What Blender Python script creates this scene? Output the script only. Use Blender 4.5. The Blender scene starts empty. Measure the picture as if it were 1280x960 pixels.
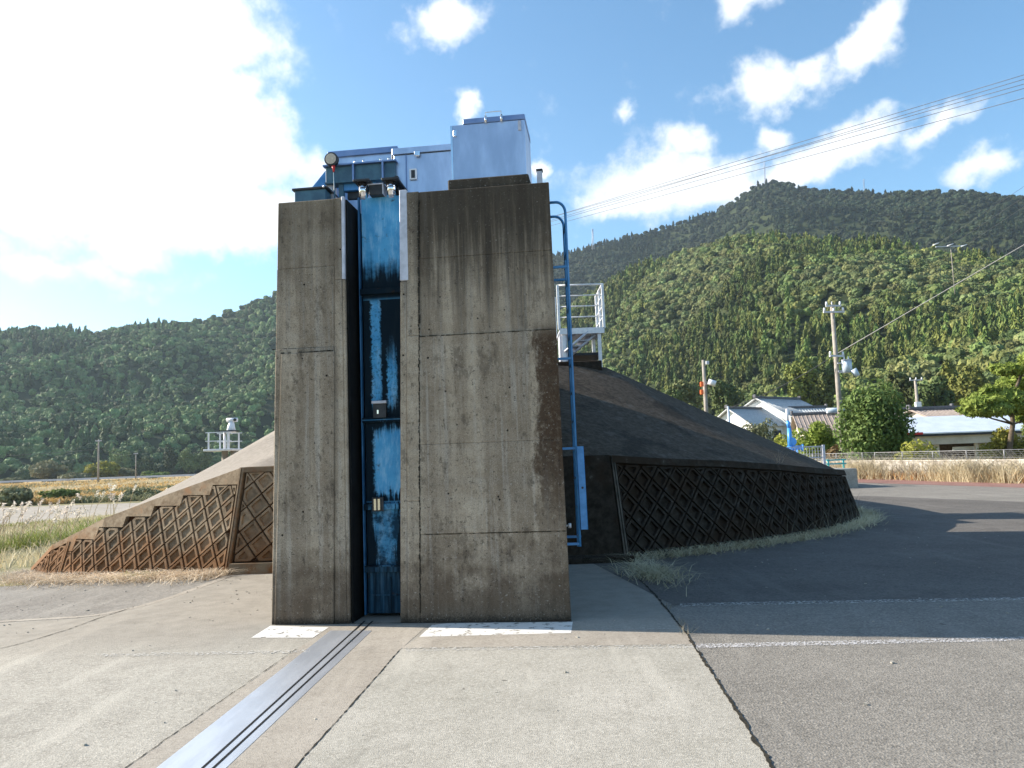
import bpy, bmesh, math, random
import numpy as np
from mathutils import Vector, Matrix, Euler, noise
R_ = math.radians
sc = bpy.context.scene
COL = sc.collection

# ------------------------------------------------------------------ camera
F_PX = 960.0
PITCH = math.atan(92/960); ROLL = -R_(2.06); EYE = 1.6
cam = bpy.data.objects.new('camera', bpy.data.cameras.new('camera'))
COL.objects.link(cam); sc.camera = cam
CM = Matrix.Rotation(math.pi/2+PITCH, 3, 'X') @ Matrix.Rotation(ROLL, 3, 'Z')
cam.matrix_world = Matrix.Translation((0, 0, EYE)) @ CM.to_4x4()
cam.data.sensor_width = 36; cam.data.lens = 36*F_PX/1280
cam.data.clip_start = .05; cam.data.clip_end = 9000

# ------------------------------------------------------------------ light
HAZE = .00010
SUN_EL = R_(27); SUN_AZ = math.atan2(-0.970, 0.244)      # azimuth from +Y towards +X
SUN_DIR = Vector((math.cos(SUN_EL)*math.sin(SUN_AZ), math.cos(SUN_EL)*math.cos(SUN_AZ), math.sin(SUN_EL)))
sl = bpy.data.lights.new('sun', 'SUN'); sl.energy = 5.; sl.angle = R_(.5); sl.color = (1, .91, .78)
so = bpy.data.objects.new('sun', sl); COL.objects.link(so)
so.rotation_euler = SUN_DIR.to_track_quat('Z', 'Y').to_euler(); so.location = (-30, 10, 30)
sc.view_settings.view_transform = 'Standard'; sc.view_settings.look = 'None'
sc.view_settings.exposure = 1.24; sc.view_settings.gamma = 1

# ------------------------------------------------------------------ helpers: pixels of the 1280x960 photograph to the place
def ray(px, py): return CM @ Vector((px-640, 480-py, -F_PX))
def at(px, py, Y):
    d = ray(px, py); return Vector((0, 0, EYE)) + d*(Y/d.y)
def gnd(px, py, z=0.):
    d = ray(px, py); return Vector((0, 0, EYE)) + d*((z-EYE)/d.z)
def azel(px, py):
    d = ray(px, py); return math.degrees(math.atan2(d.x, d.y)), math.degrees(math.atan2(d.z, math.hypot(d.x, d.y)))

# ------------------------------------------------------------------ node helpers
def nd(t, typ, ins=None, **pr):
    n = t.nodes.new(typ)
    for k, v in pr.items(): setattr(n, k, v)
    for k, v in (ins or {}).items():
        s = n.inputs[k]
        if isinstance(v, bpy.types.NodeSocket): t.links.new(v, s)
        else: s.default_value = v
    return n
def ma(t, op, a, b=0., c=0., clamp=False):
    n = nd(t, 'ShaderNodeMath', {0: a, 1: b, 2: c}, operation=op, use_clamp=clamp); return n.outputs[0]
def mix(t, f, a, b, mode='MIX'):
    a = a if isinstance(a, bpy.types.NodeSocket) else (*a, 1); b = b if isinstance(b, bpy.types.NodeSocket) else (*b, 1)
    return nd(t, 'ShaderNodeMix', {0: f, 6: a, 7: b}, data_type='RGBA', blend_type=mode).outputs[2]
def ss(t, v, a, b, lo=0., hi=1.):
    return nd(t, 'ShaderNodeMapRange', {0: v, 1: a, 2: b, 3: lo, 4: hi}, interpolation_type='SMOOTHSTEP').outputs[0]
def nz(t, co, scale=5., detail=6., rough=.55, vec=None, dist=0.):
    if vec is not None:
        co = nd(t, 'ShaderNodeMapping', {0: co, 'Scale': vec}).outputs[0]
    return nd(t, 'ShaderNodeTexNoise', {'Vector': co, 'Scale': scale, 'Detail': detail, 'Roughness': rough, 'Distortion': dist}).outputs[0]
def newmat(name):
    m = bpy.data.materials.new(name); m.use_nodes = True; t = m.node_tree
    t.nodes['Principled BSDF'].inputs['Specular IOR Level'].default_value = .15      # low sheen, set to keep shaded surfaces dark
    return m, t, t.nodes['Principled BSDF']
def coords(t, kind='Object'): return nd(t, 'ShaderNodeTexCoord').outputs[kind]
def bump(t, b, h, strength=.5, dist=.01):
    t.links.new(nd(t, 'ShaderNodeBump', {'Strength': strength, 'Distance': dist, 'Height': h}).outputs[0], b.inputs['Normal'])
def setc(t, b, c):
    if isinstance(c, bpy.types.NodeSocket): t.links.new(c, b.inputs['Base Color'])
    else: b.inputs['Base Color'].default_value = (*c, 1)
def simple(name, c1, c2, scale=6., rough=.8, metal=0., bs=0., bd=.005, bsc=40., vec=None, lo=.35, hi=.65, per_obj=0.):
    m, t, b = newmat(name); co = coords(t)
    col = mix(t, ss(t, nz(t, co, scale, 8, .62, vec), lo, hi), c1, c2)
    if per_obj:
        r = nd(t, 'ShaderNodeObjectInfo').outputs['Random']
        hs = nd(t, 'ShaderNodeHueSaturation', {'Color': col, 'Value': ss(t, r, 0, 1, 1-per_obj, 1+per_obj)})
        col = hs.outputs[0]
    setc(t, b, col); b.inputs['Roughness'].default_value = rough; b.inputs['Metallic'].default_value = metal
    if rough < .6: b.inputs['Specular IOR Level'].default_value = .5
    if bs: bump(t, b, nz(t, co, bsc, 6, .6), bs, bd)
    return m

# ------------------------------------------------------------------ sky
W = bpy.data.worlds.new('World'); sc.world = W; W.use_nodes = True; wt = W.node_tree
for n in list(wt.nodes): wt.nodes.remove(n)
sky = nd(wt, 'ShaderNodeTexSky', sky_type='NISHITA', sun_disc=False, sun_elevation=SUN_EL, sun_rotation=SUN_AZ,
         altitude=0., air_density=1., dust_density=.6, ozone_density=2.4)
g = nd(wt, 'ShaderNodeTexCoord').outputs['Generated']
sx = nd(wt, 'ShaderNodeSeparateXYZ', {0: g})
AZ = ma(wt, 'MULTIPLY', ma(wt, 'ARCTAN2', sx.outputs[0], sx.outputs[1]), 57.2958)
EL = ma(wt, 'MULTIPLY', ma(wt, 'ARCSINE', sx.outputs[2]), 57.2958)
P = nd(wt, 'ShaderNodeCombineXYZ', {0: AZ, 1: EL}).outputs[0]
warp = nd(wt, 'ShaderNodeTexNoise', {'Vector': g, 'Scale': 7., 'Detail': 6., 'Roughness': .58})
wv = nd(wt, 'ShaderNodeVectorMath', {0: warp.outputs['Color'], 1: (.5, .5, .5)}, operation='SUBTRACT').outputs[0]
wv = nd(wt, 'ShaderNodeVectorMath', {0: wv, 'Scale': 9.}, operation='SCALE').outputs[0]
wv = nd(wt, 'ShaderNodeVectorMath', {0: wv, 1: (1, 1, 0)}, operation='MULTIPLY').outputs[0]
PW = nd(wt, 'ShaderNodeVectorMath', {0: P, 1: wv}, operation='ADD').outputs[0]
CL = [(60, 60, 300, 170, 0, 1.9), (215, 150, 190, 125, -.5, 1.8), (60, 215, 250, 100, 0, 1.8), (320, 262, 85, 70, 0, 1.3), (330, 180, 75, 75, 0, 1.2), (60, 330, 150, 30, 0, .6), (225, 60, 80, 75, 0, 1.3),
      (560, 28, 85, 42, .35, 1), (597, 142, 30, 20, 0, .8), (672, 195, 20, 18, 0, .85),
      (930, 12, 60, 32, .3, .85), (1065, 66, 80, 34, .45, .95), (945, 98, 62, 36, .2, .85), (955, 160, 30, 26, -.5, .75), (1000, 92, 50, 26, .3, .7),
      (830, 235, 160, 55, .0, 1.1), (780, 258, 110, 42, 0, 1.05), (1010, 212, 110, 42, .12, 1.05), (1075, 190, 60, 26, .3, .85),
      (1235, 205, 48, 26, .3, .8), (1180, 155, 50, 18, .3, .6), (850, 180, 34, 30, 0, .55), (770, 135, 22, 14, 0, .5)]
acc = None
for (px, py, w, h, rot, k) in CL:
    a, e = azel(px, py); w /= 17.5; h /= 17.5
    mp = nd(wt, 'ShaderNodeMapping', {0: PW, 'Location': (a, e, 0), 'Rotation': (0, 0, rot), 'Scale': (w, h, 1)}, vector_type='TEXTURE')
    v = ma(wt, 'SUBTRACT', 1., nd(wt, 'ShaderNodeVectorMath', {0: mp.outputs[0]}, operation='LENGTH').outputs['Value'])
    v = ma(wt, 'MULTIPLY', ma(wt, 'MAXIMUM', v, -.4), k)
    acc = v if acc is None else ma(wt, 'MAXIMUM', acc, v)
gen = nz(wt, g, 3.2, 5., .6, vec=(1, 1, 2.2))                 # same broken cloud goes on unseen outside the frame, cover set for fill light
gen = ma(wt, 'MULTIPLY', ma(wt, 'SUBTRACT', gen, .54), 5.)
off = ss(wt, ma(wt, 'ABSOLUTE', AZ), 36., 52.)
offe = ss(wt, EL, 33., 44.)
offm = ma(wt, 'MAXIMUM', off, offe)
gen = ma(wt, 'SUBTRACT', gen, ma(wt, 'MULTIPLY', ma(wt, 'SUBTRACT', 1., offm), 3.))
acc = ma(wt, 'MAXIMUM', acc, gen)
fine = nz(wt, g, 15., 9., .62)
den = ma(wt, 'ADD', acc, ma(wt, 'MULTIPLY', ma(wt, 'SUBTRACT', fine, .5), 1.75))
mask = ss(wt, den, -.02, .72)
skyc = nd(wt, 'ShaderNodeHueSaturation', {'Color': sky.outputs[0], 'Hue': .492, 'Saturation': 1.15, 'Value': 1.44}).outputs[0]
shade = nz(wt, g, 12., 6., .6)
cc = mix(wt, ss(wt, shade, .3, .7), (6.6, 6.9, 7.3), (7.6, 7.7, 7.8))
colr = mix(wt, ma(wt, 'MULTIPLY', mask, .96), skyc, cc)
bg = nd(wt, 'ShaderNodeBackground', {0: colr, 1: .074})
wo = nd(wt, 'ShaderNodeOutputWorld', {0: bg.outputs[0]})

# ------------------------------------------------------------------ mesh helpers
ORG = {}
def empty(name, loc=(0, 0, 0), rz=0.):
    o = bpy.data.objects.new(name, None); COL.objects.link(o); o.location = loc; o.rotation_euler = (0, 0, rz)
    o.empty_display_size = .1; ORG[o.name] = Vector(loc) if rz == 0 else Vector((0, 0, 0)); return o
def tag(o, label=None, cat=None, group=None, kind=None):
    for k, v in (('label', label), ('category', cat), ('group', group), ('kind', kind)):
        if v: o[k] = v
    return o
class MB:
    def __init__(s): s.v = []; s.f = []; s.sm = []
    def add(s, vs, fs, smooth=False):
        b = len(s.v); s.v += [tuple(v) for v in vs]; s.f += [tuple(i+b for i in f) for f in fs]; s.sm += [smooth]*len(fs); return s
    def box(s, x0, x1, y0, y1, z0, z1, M=None, ch=0.):
        if ch:
            bm = bmesh.new(); bmesh.ops.create_cube(bm, size=1)
            for v in bm.verts: v.co = Vector(((x0+x1)/2+v.co.x*(x1-x0), (y0+y1)/2+v.co.y*(y1-y0), (z0+z1)/2+v.co.z*(z1-z0)))
            bmesh.ops.bevel(bm, geom=bm.edges[:], offset=ch, segments=1, affect='EDGES')
            bm.verts.index_update(); vs = [v.co.copy() for v in bm.verts]; fs = [[v.index for v in f.verts] for f in bm.faces]; bm.free()
        else:
            vs = [Vector(p) for p in ((x0, y0, z0), (x1, y0, z0), (x1, y1, z0), (x0, y1, z0), (x0, y0, z1), (x1, y0, z1), (x1, y1, z1), (x0, y1, z1))]
            fs = [(3, 2, 1, 0), (4, 5, 6, 7), (0, 1, 5, 4), (1, 2, 6, 5), (2, 3, 7, 6), (3, 0, 4, 7)]
        if M: vs = [M @ v for v in vs]
        return s.add(vs, fs)
    def prism(s, poly, z0, z1):                              # poly in x,y
        n = len(poly); vs = [(p[0], p[1], z0) for p in poly]+[(p[0], p[1], z1) for p in poly]
        return s.add(vs, [tuple(range(n))[::-1], tuple(range(n, 2*n))]+[(i, (i+1) % n, n+(i+1) % n, n+i) for i in range(n)])
    def tube(s, pts, r, n=8, r2=None, cap=True):
        pts = [Vector(p) for p in pts]; m = len(pts); r2 = r if r2 is None else r2; vs = []; up0 = None
        for i, p in enumerate(pts):
            d = (pts[min(i+1, m-1)]-pts[max(i-1, 0)]).normalized()
            if up0 is None: up0 = Vector((0, 0, 1)) if abs(d.z) < .9 else Vector((1, 0, 0))
            a = d.cross(up0)
            if a.length < 1e-4: a = d.cross(Vector((0, 1, 0)))
            a.normalize(); b_ = a.cross(d); up0 = b_
            rr = r+(r2-r)*i/(m-1)
            vs += [p+(a*math.cos(2*math.pi*k/n)+b_*math.sin(2*math.pi*k/n))*rr for k in range(n)]
        fs = [(i*n+k, i*n+(k+1) % n, (i+1)*n+(k+1) % n, (i+1)*n+k) for i in range(m-1) for k in range(n)]
        s.add(vs, fs, True)
        if cap:
            b = len(s.v)-m*n; s.f += [tuple(b+k for k in range(n))[::-1], tuple(b+(m-1)*n+k for k in range(n))]; s.sm += [False, False]
        return s
    def cyl(s, c, ax, r, h, n=20):
        c = Vector(c); ax = Vector(ax).normalized(); return s.tube([c, c+ax*h], r, n)
    def build(s, name, mat, parent=None, org=None, label=None, cat=None, group=None, kind=None, local=False):
        me = bpy.data.meshes.new(name)
        if parent is not None and not local: o_ = ORG.get(parent.name, Vector((0, 0, 0)))
        elif org is not None: o_ = Vector(org)
        else: o_ = Vector((0, 0, 0))
        me.from_pydata([(v[0]-o_.x, v[1]-o_.y, v[2]-o_.z) for v in s.v], [], s.f)
        if any(s.sm): me.polygons.foreach_set('use_smooth', s.sm)
        for m_ in (mat if isinstance(mat, (list, tuple)) else [mat]): me.materials.append(m_)
        me.update()
        o = bpy.data.objects.new(name, me); COL.objects.link(o)
        if parent is not None: o.parent = parent; ORG[o.name] = o_
        else:
            o.location = o_ if org is not None else (0, 0, 0); ORG[o.name] = Vector(o_)
        return tag(o, label, cat, group, kind)
def npmesh(name, V, Fq, mat):                                # fast: V (n,3), Fq (m,k)
    me = bpy.data.meshes.new(name); k = Fq.shape[1]
    me.vertices.add(len(V)); me.vertices.foreach_set('co', V.astype(np.float32).ravel())
    me.loops.add(Fq.size); me.loops.foreach_set('vertex_index', Fq.astype(np.int32).ravel())
    me.polygons.add(len(Fq)); me.polygons.foreach_set('loop_start', np.arange(0, Fq.size, k, dtype=np.int32))
    me.materials.append(mat); me.update(calc_edges=True); me.validate(); return me

# ------------------------------------------------------------------ materials
def concrete_pier():
    m, t, b = newmat('pier_concrete'); co = coords(t); s = nd(t, 'ShaderNodeSeparateXYZ', {0: co}); u, v, z = s.outputs
    strk = nz(t, co, 1., 8, .65, vec=(16, 16, .55)); strk2 = nz(t, co, 1., 6, .6, vec=(5, 5, .25)); mot = nz(t, co, 3.2, 9, .7); fine = nz(t, co, 70, 6, .7)
    hor = nz(t, co, 1., 4, .5, vec=(.5, .5, 9))
    col = mix(t, ss(t, mot, .3, .7), (.31, .243, .17), (.50, .415, .31))
    col = mix(t, ma(t, 'MULTIPLY', ss(t, hor, .45, .7), .25), col, (.40, .36, .30))
    col = mix(t, ma(t, 'MULTIPLY', ss(t, strk2, .42, .60), .5), col, (.15, .11, .075))
    col = mix(t, ma(t, 'MULTIPLY', ss(t, strk, .5, .66), .45), col, (.50, .46, .40))
    gr = nz(t, co, 130., 4, .8); col = mix(t, ma(t, 'MULTIPLY', ss(t, gr, .52, .62), .55), col, (.07, .055, .04)); col = mix(t, ma(t, 'MULTIPLY', ss(t, gr, .45, .36), .45), col, (.5, .45, .38))
    # black algae running down from the top
    reach = ma(t, 'ADD', z, ma(t, 'MULTIPLY', ma(t, 'SUBTRACT', strk, .5), 2.6)); reach = ma(t, 'ADD', reach, ma(t, 'MULTIPLY', ma(t, 'SUBTRACT', strk2, .5), 1.6))
    a = ma(t, 'MULTIPLY', ss(t, reach, 2.85, 4.1), ss(t, u, 1.2, 1.9, .45, .95))
    col = mix(t, ma(t, 'MULTIPLY', a, .93), col, (.028, .023, .018))
    # weathering at the right-hand corner: brown moss below the second lift joint
    wob = ma(t, 'MULTIPLY', ma(t, 'SUBTRACT', nz(t, co, 5., 8, .7, vec=(1, 1, .5)), .5), .55)
    uu = ma(t, 'ADD', u, wob); m1 = ma(t, 'MULTIPLY', ss(t, uu, 2.72, 2.82), ss(t, z, 3.05, 2.75)); m1 = ma(t, 'MULTIPLY', m1, ss(t, mot, .27, .42, .55, 1)); m1 = ma(t, 'MULTIPLY', m1, ss(t, z, .5, 1.7, .35, 1.))
    m1 = ma(t, 'MULTIPLY', m1, ss(t, nz(t, co, 14, 9, .8), .33, .5, .5, 1.))
    col = mix(t, ma(t, 'MULTIPLY', m1, .93), col, (.05, .026, .013))
    # damp brown foot
    ft = ma(t, 'ADD', z, ma(t, 'MULTIPLY', ma(t, 'SUBTRACT', mot, .5), 1.7)); f1 = ma(t, 'MULTIPLY', ss(t, ft, 1.0, .15), .72)
    col = mix(t, f1, col, (.07, .048, .032))
    bt = ma(t, 'MULTIPLY', ss(t, nz(t, co, 2.6, 9, .78, vec=(1.6, 1.6, .8)), .53, .62), .55); col = mix(t, bt, col, (.085, .066, .048))
    bt2 = ma(t, 'MULTIPLY', ss(t, nz(t, co, 9., 9, .8, vec=(1.8, 1.8, .6)), .56, .64), .6); col = mix(t, bt2, col, (.06, .048, .036))
    f2 = ss(t, ma(t, 'ADD', z, ma(t, 'MULTIPLY', ma(t, 'SUBTRACT', fine, .5), .2)), .1, .0)
    col = mix(t, ma(t, 'MULTIPLY', f2, .85), col, (.02, .017, .014))
    col = mix(t, ma(t, 'MULTIPLY', ss(t, z, 3.6, 1.6), .0), col, (.5, .47, .42))
    spk = ss(t, nz(t, co, 26., 6, .75), .57, .66); col = mix(t, ma(t, 'MULTIPLY', spk, .75), col, (.03, .025, .02))
    spk2 = ss(t, nz(t, co, 48., 4, .6), .62, .72); col = mix(t, ma(t, 'MULTIPLY', spk2, .5), col, (.5, .47, .42))
    # pits (blow holes)
    vo = nd(t, 'ShaderNodeTexVoronoi', {'Vector': co, 'Scale': 7.5, 'Randomness': 1.}); pr = ss(t, vo.outputs['Distance'], .10, .055)
    cw = nd(t, 'ShaderNodeSeparateColor', {0: vo.outputs['Color']}).outputs[0]
    pit = ma(t, 'MULTIPLY', pr, ss(t, cw, .55, .6)); col = mix(t, pit, col, (.012, .01, .008))
    col = mix(t, ma(t, 'MULTIPLY', ss(t, fine, .35, .65, .2, 0), 1.), col, (.05, .04, .03))
    setc(t, b, col); b.inputs['Roughness'].default_value = .9
    h = ma(t, 'SUBTRACT', ma(t, 'ADD', ma(t, 'MULTIPLY', fine, .5), mot), ma(t, 'MULTIPLY', pit, 1.5)); bump(t, b, h, .7, .012)
    return m
def gate_paint():
    m, t, b = newmat('weathered_blue_paint'); co = coords(t); s = nd(t, 'ShaderNodeSeparateXYZ', {0: co}); u, v, z = s.outputs
    n1 = nz(t, co, 6, 9, .7); drip = nz(t, co, 1., 8, .6, vec=(30, 30, 1.6)); fine = nz(t, co, 38, 8, .7)
    blue = mix(t, ss(t, n1, .3, .7), (.05, .28, .55), (.09, .38, .66))
    pale = nz(t, co, 1., 8, .75, vec=(14, 14, 3)); blue = mix(t, ma(t, 'MULTIPLY', ss(t, pale, .46, .66), .75), blue, (.26, .52, .74))
    # per panel (z): how much black mould hangs from top / creeps up from bottom
    def band(z0, z1, c): return None
    dn = ma(t, 'MULTIPLY', ma(t, 'SUBTRACT', drip, .5), 1.5); dn2 = ma(t, 'MULTIPLY', ma(t, 'SUBTRACT', n1, .5), .9); zz = ma(t, 'ADD', z, ma(t, 'ADD', ma(t, 'MULTIPLY', dn, .35), ma(t, 'MULTIPLY', dn2, .35)))
    bl = ma(t, 'MULTIPLY', ss(t, zz, 3.84, 3.56), ss(t, z, 3.3, 3.38))                                  # foot of the top panel
    # second panel: dark with two blue runs
    uw = ma(t, 'ADD', u, ma(t, 'MULTIPLY', ma(t, 'SUBTRACT', fine, .5), .10)); uw = ma(t, 'ADD', uw, ma(t, 'MULTIPLY', dn2, .06))
    def run(c, w): return ss(t, ma(t, 'ABSOLUTE', ma(t, 'SUBTRACT', uw, c)), w*.75, w*.45)
    r1 = run(1.05, .085); r2 = ma(t, 'MULTIPLY', run(1.22, .085), ss(t, zz, 2.95, 2.55)); runs = ma(t, 'MULTIPLY', ma(t, 'MAXIMUM', r1, r2), ss(t, fine, .40, .5, .55, 1)); runs = ma(t, 'MULTIPLY', runs, ss(t, zz, 2.12, 2.3))
    p2 = ma(t, 'MULTIPLY', ma(t, 'SUBTRACT', 1., runs), ma(t, 'MULTIPLY', ss(t, z, 2.04, 2.06), ss(t, z, 3.36, 3.34)))
    # third panel: clean with ragged dark head and sides
    top3 = ss(t, zz, 1.86, 2.0); sid = ss(t, ma(t, 'ABSOLUTE', ma(t, 'SUBTRACT', uw, 1.18)), .15, .19); bot3 = ss(t, zz, 1.3, 1.22)
    p3 = ma(t, 'MULTIPLY', ma(t, 'MAXIMUM', ma(t, 'MAXIMUM', top3, sid), bot3), ma(t, 'MULTIPLY', ss(t, z, 1.18, 1.2), ss(t, z, 2.06, 2.04)))
    # fourth: blue wedge fading down
    w4 = ss(t, z, .5, 1.15, .07, .13); e4 = ma(t, 'SUBTRACT', ma(t, 'ABSOLUTE', ma(t, 'SUBTRACT', uw, 1.12)), w4)
    p4 = ma(t, 'MULTIPLY', ma(t, 'MAXIMUM', ss(t, ma(t, 'ADD', e4, ma(t, 'MULTIPLY', ma(t, 'SUBTRACT', drip, .5), .35)), -.05, .03), ss(t, n1, .60, .42, .3, .9)), ma(t, 'MULTIPLY', ss(t, z, .5, .52), ss(t, z, 1.2, 1.18)))
    p5 = ma(t, 'MULTIPLY', ss(t, z, .54, .52), ss(t, drip, .35, .70, .99, .80))
    d = ma(t, 'MAXIMUM', ma(t, 'MAXIMUM', bl, p2), ma(t, 'MAXIMUM', ma(t, 'MAXIMUM', p3, p4), p5))
    col = mix(t, ma(t, 'MULTIPLY', d, .97), blue, (.005, .006, .007))
    rust = ma(t, 'MULTIPLY', ss(t, nz(t, co, 9, 8, .7), .60, .72), .8); col = mix(t, rust, col, (.035, .02, .012))
    setc(t, b, col); b.inputs['Roughness'].default_value = .6; bump(t, b, ma(t, 'ADD', fine, d), .25, .003)
    t.links.new(ma(t, 'MULTIPLY_ADD', d, -.22, .25), b.inputs['Specular IOR Level'])
    return m
def slab_mat(name, c1, c2, c3, agg=90., warm=.5, bs=.6, dark=.5):
    m, t, b = newmat(name); co = coords(t)
    big = nz(t, co, .55, 8, .62); mid = nz(t, co, 4., 8, .7); f = nz(t, co, agg, 5, .75); vo = nd(t, 'ShaderNodeTexVoronoi', {'Vector': co, 'Scale': agg*.9})
    st = nd(t, 'ShaderNodeSeparateColor', {0: vo.outputs['Color']}).outputs[0]
    col = mix(t, ss(t, big, .32, .68), c1, c2); col = mix(t, ma(t, 'MULTIPLY', ss(t, mid, .45, .75), .5), col, c3)
    col = mix(t, ma(t, 'MULTIPLY', ss(t, st, .62, 1.), warm), col, tuple(min(1, x*1.75) for x in c2)); col = mix(t, ma(t, 'MULTIPLY', ss(t, st, .36, .0), dark*.7), col, tuple(x*.28 for x in c1))
    f3 = nz(t, co, agg*.32, 5, .75); col = mix(t, ma(t, 'MULTIPLY', ss(t, f3, .5, .33), .45), col, tuple(x*.45 for x in c1))
    f4 = nz(t, co, 11., 5, .7, vec=(1, .5, 1)); col = mix(t, ma(t, 'MULTIPLY', ss(t, f4, .56, .7), .22), col, tuple(x*.6 for x in c1))
    st1 = nz(t, co, .9, 9, .72, dist=.6); col = mix(t, ma(t, 'MULTIPLY', ss(t, st1, .54, .66), .38), col, tuple(x*.62 for x in c1))
    st2 = nz(t, co, 1., 7, .65, vec=(2.4, .25, 1)); col = mix(t, ma(t, 'MULTIPLY', ss(t, st2, .52, .68), .30), col, tuple(min(1, x*1.35) for x in c2))
    sp2 = nz(t, co, 5.5, 3, .5); col = mix(t, ma(t, 'MULTIPLY', ss(t, sp2, .735, .76), .7), col, tuple(x*.35 for x in c1))
    if name == 'worn_concrete':
        y_ = nd(t, 'ShaderNodeSeparateXYZ', {0: co}).outputs[1]; far = ss(t, ma(t, 'ADD', y_, ma(t, 'MULTIPLY', ma(t, 'SUBTRACT', big, .5), 3.)), 6.6, 7.9)
        col = mix(t, ma(t, 'MULTIPLY', far, .8), col, mix(t, ss(t, mid, .3, .7), (.215, .195, .165), (.30, .275, .235)))
    setc(t, b, col); b.inputs['Roughness'].default_value = .88; bump(t, b, ma(t, 'ADD', ma(t, 'MULTIPLY', f, .7), ma(t, 'ADD', vo.outputs['Distance'], f3)), bs, .006)
    return m
def block_mat():
    m, t, b = newmat('revetment_concrete'); co = nd(t, 'ShaderNodeNewGeometry').outputs['Position']; s = nd(t, 'ShaderNodeSeparateXYZ', {0: co}); z = s.outputs[2]
    n1 = nz(t, co, 2.2, 8, .7); n2 = nz(t, co, 9, 8, .7); f = nz(t, co, 60, 5, .7)
    col = mix(t, ss(t, n2, .3, .7), (.13, .092, .058), (.27, .215, .15))
    zz = ma(t, 'ADD', z, ma(t, 'MULTIPLY', ma(t, 'SUBTRACT', n1, .5), 1.6)); r = nd(t, 'ShaderNodeObjectInfo').outputs['Random']
    col = mix(t, ma(t, 'MULTIPLY', ss(t, zz, .75, .1), .75), col, (.15, .065, .022))
    col = mix(t, ma(t, 'MULTIPLY', ss(t, nz(t, co, 4.5, 8, .7), .52, .68), .6), col, (.20, .085, .03))
    col = mix(t, ma(t, 'MULTIPLY', ss(t, n2, .58, .7), .6), col, (.045, .035, .028))
    hs = nd(t, 'ShaderNodeHueSaturation', {'Color': col, 'Value': ss(t, r, 0, 1, .8, 1.2)})
    setc(t, b, hs.outputs[0]); b.inputs['Roughness'].default_value = .92; bump(t, b, f, .5, .006); return m
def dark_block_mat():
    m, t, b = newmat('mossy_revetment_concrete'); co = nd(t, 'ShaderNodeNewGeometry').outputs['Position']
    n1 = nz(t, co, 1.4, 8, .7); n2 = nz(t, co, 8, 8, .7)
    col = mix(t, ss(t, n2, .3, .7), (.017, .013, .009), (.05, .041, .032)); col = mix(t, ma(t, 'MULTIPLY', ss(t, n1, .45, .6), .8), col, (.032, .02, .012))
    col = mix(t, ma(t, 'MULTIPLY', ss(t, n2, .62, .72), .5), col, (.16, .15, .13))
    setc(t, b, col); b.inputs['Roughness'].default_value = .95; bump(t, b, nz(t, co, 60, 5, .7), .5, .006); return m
M = {}
M['groove_rust'] = simple('rusty_groove', (.035, .018, .010), (.09, .035, .014), 6., .95)
M['pier'] = concrete_pier(); M['gate'] = gate_paint(); M['block'] = block_mat(); M['dark_block'] = dark_block_mat()
M['slab'] = slab_mat('exposed_aggregate_concrete', (.325, .305, .26), (.405, .38, .33), (.25, .23, .19), 120, .32, .4, .3)
M['slab_rough'] = slab_mat('worn_concrete', (.30, .28, .24), (.385, .36, .31), (.21, .19, .16), 95, .32, .4, .3)
M['smooth'] = slab_mat('smooth_concrete', (.30, .265, .22), (.37, .335, .285), (.23, .20, .17), 110, .15, .3, .2)
M['asphalt'] = slab_mat('asphalt', (.195, .18, .158), (.24, .222, .195), (.15, .14, .122), 80, .35, .6, .5)
M['asphalt_shade'] = slab_mat('shade_darkened_asphalt', (.115, .105, .095), (.15, .138, .125), (.085, .08, .072), 60, .2, .6)
M['asphalt_red'] = slab_mat('red_brown_asphalt', (.22, .115, .095), (.28, .165, .14), (.16, .09, .08), 40, .3, .5)
M['asphalt_left'] = slab_mat('old_grey_asphalt', (.19, .175, .155), (.24, .225, .20), (.15, .14, .125), 50, .3, .6, .4)
M['levee_top'] = simple('levee_concrete', (.24, .205, .165), (.32, .28, .235), 3., .93, bs=.5, bd=.02, bsc=22)
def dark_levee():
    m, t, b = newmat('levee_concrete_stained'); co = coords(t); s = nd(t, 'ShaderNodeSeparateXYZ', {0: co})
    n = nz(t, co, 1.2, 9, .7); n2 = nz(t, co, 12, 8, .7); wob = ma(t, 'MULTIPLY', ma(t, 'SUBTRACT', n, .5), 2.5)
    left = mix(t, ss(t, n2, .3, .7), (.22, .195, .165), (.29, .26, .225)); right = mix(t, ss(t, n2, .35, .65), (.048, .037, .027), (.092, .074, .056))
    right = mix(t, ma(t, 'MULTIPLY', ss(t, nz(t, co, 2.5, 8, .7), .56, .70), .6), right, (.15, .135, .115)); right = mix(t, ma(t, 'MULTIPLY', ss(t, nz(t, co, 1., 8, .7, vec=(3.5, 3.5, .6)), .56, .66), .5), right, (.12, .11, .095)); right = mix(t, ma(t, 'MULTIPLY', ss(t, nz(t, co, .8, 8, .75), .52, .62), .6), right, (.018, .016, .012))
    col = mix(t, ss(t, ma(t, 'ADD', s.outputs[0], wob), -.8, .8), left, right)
    setc(t, b, col); b.inputs['Roughness'].default_value = .93; bump(t, b, nz(t, co, 18, 8, .7), .5, .02); return m
M['levee'] = dark_levee(); M['joint_dark'] = simple('dark_joint_concrete', (.06, .052, .042), (.12, .105, .085), 5, .95)
def faded(name, c, th, sc_=30):
    m, t, b = newmat(name); co = coords(t); setc(t, b, c); b.inputs['Roughness'].default_value = .8
    a = ss(t, nz(t, co, sc_, 8, .75), th, th+.06); t.links.new(a, b.inputs['Alpha']); return m
M['paint_faded'] = faded('flaking_white_paint', (.62, .61, .62), .50, 70)
M['paint_white'] = faded('worn_white_paint', (.66, .64, .60), .39, 9)
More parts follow.
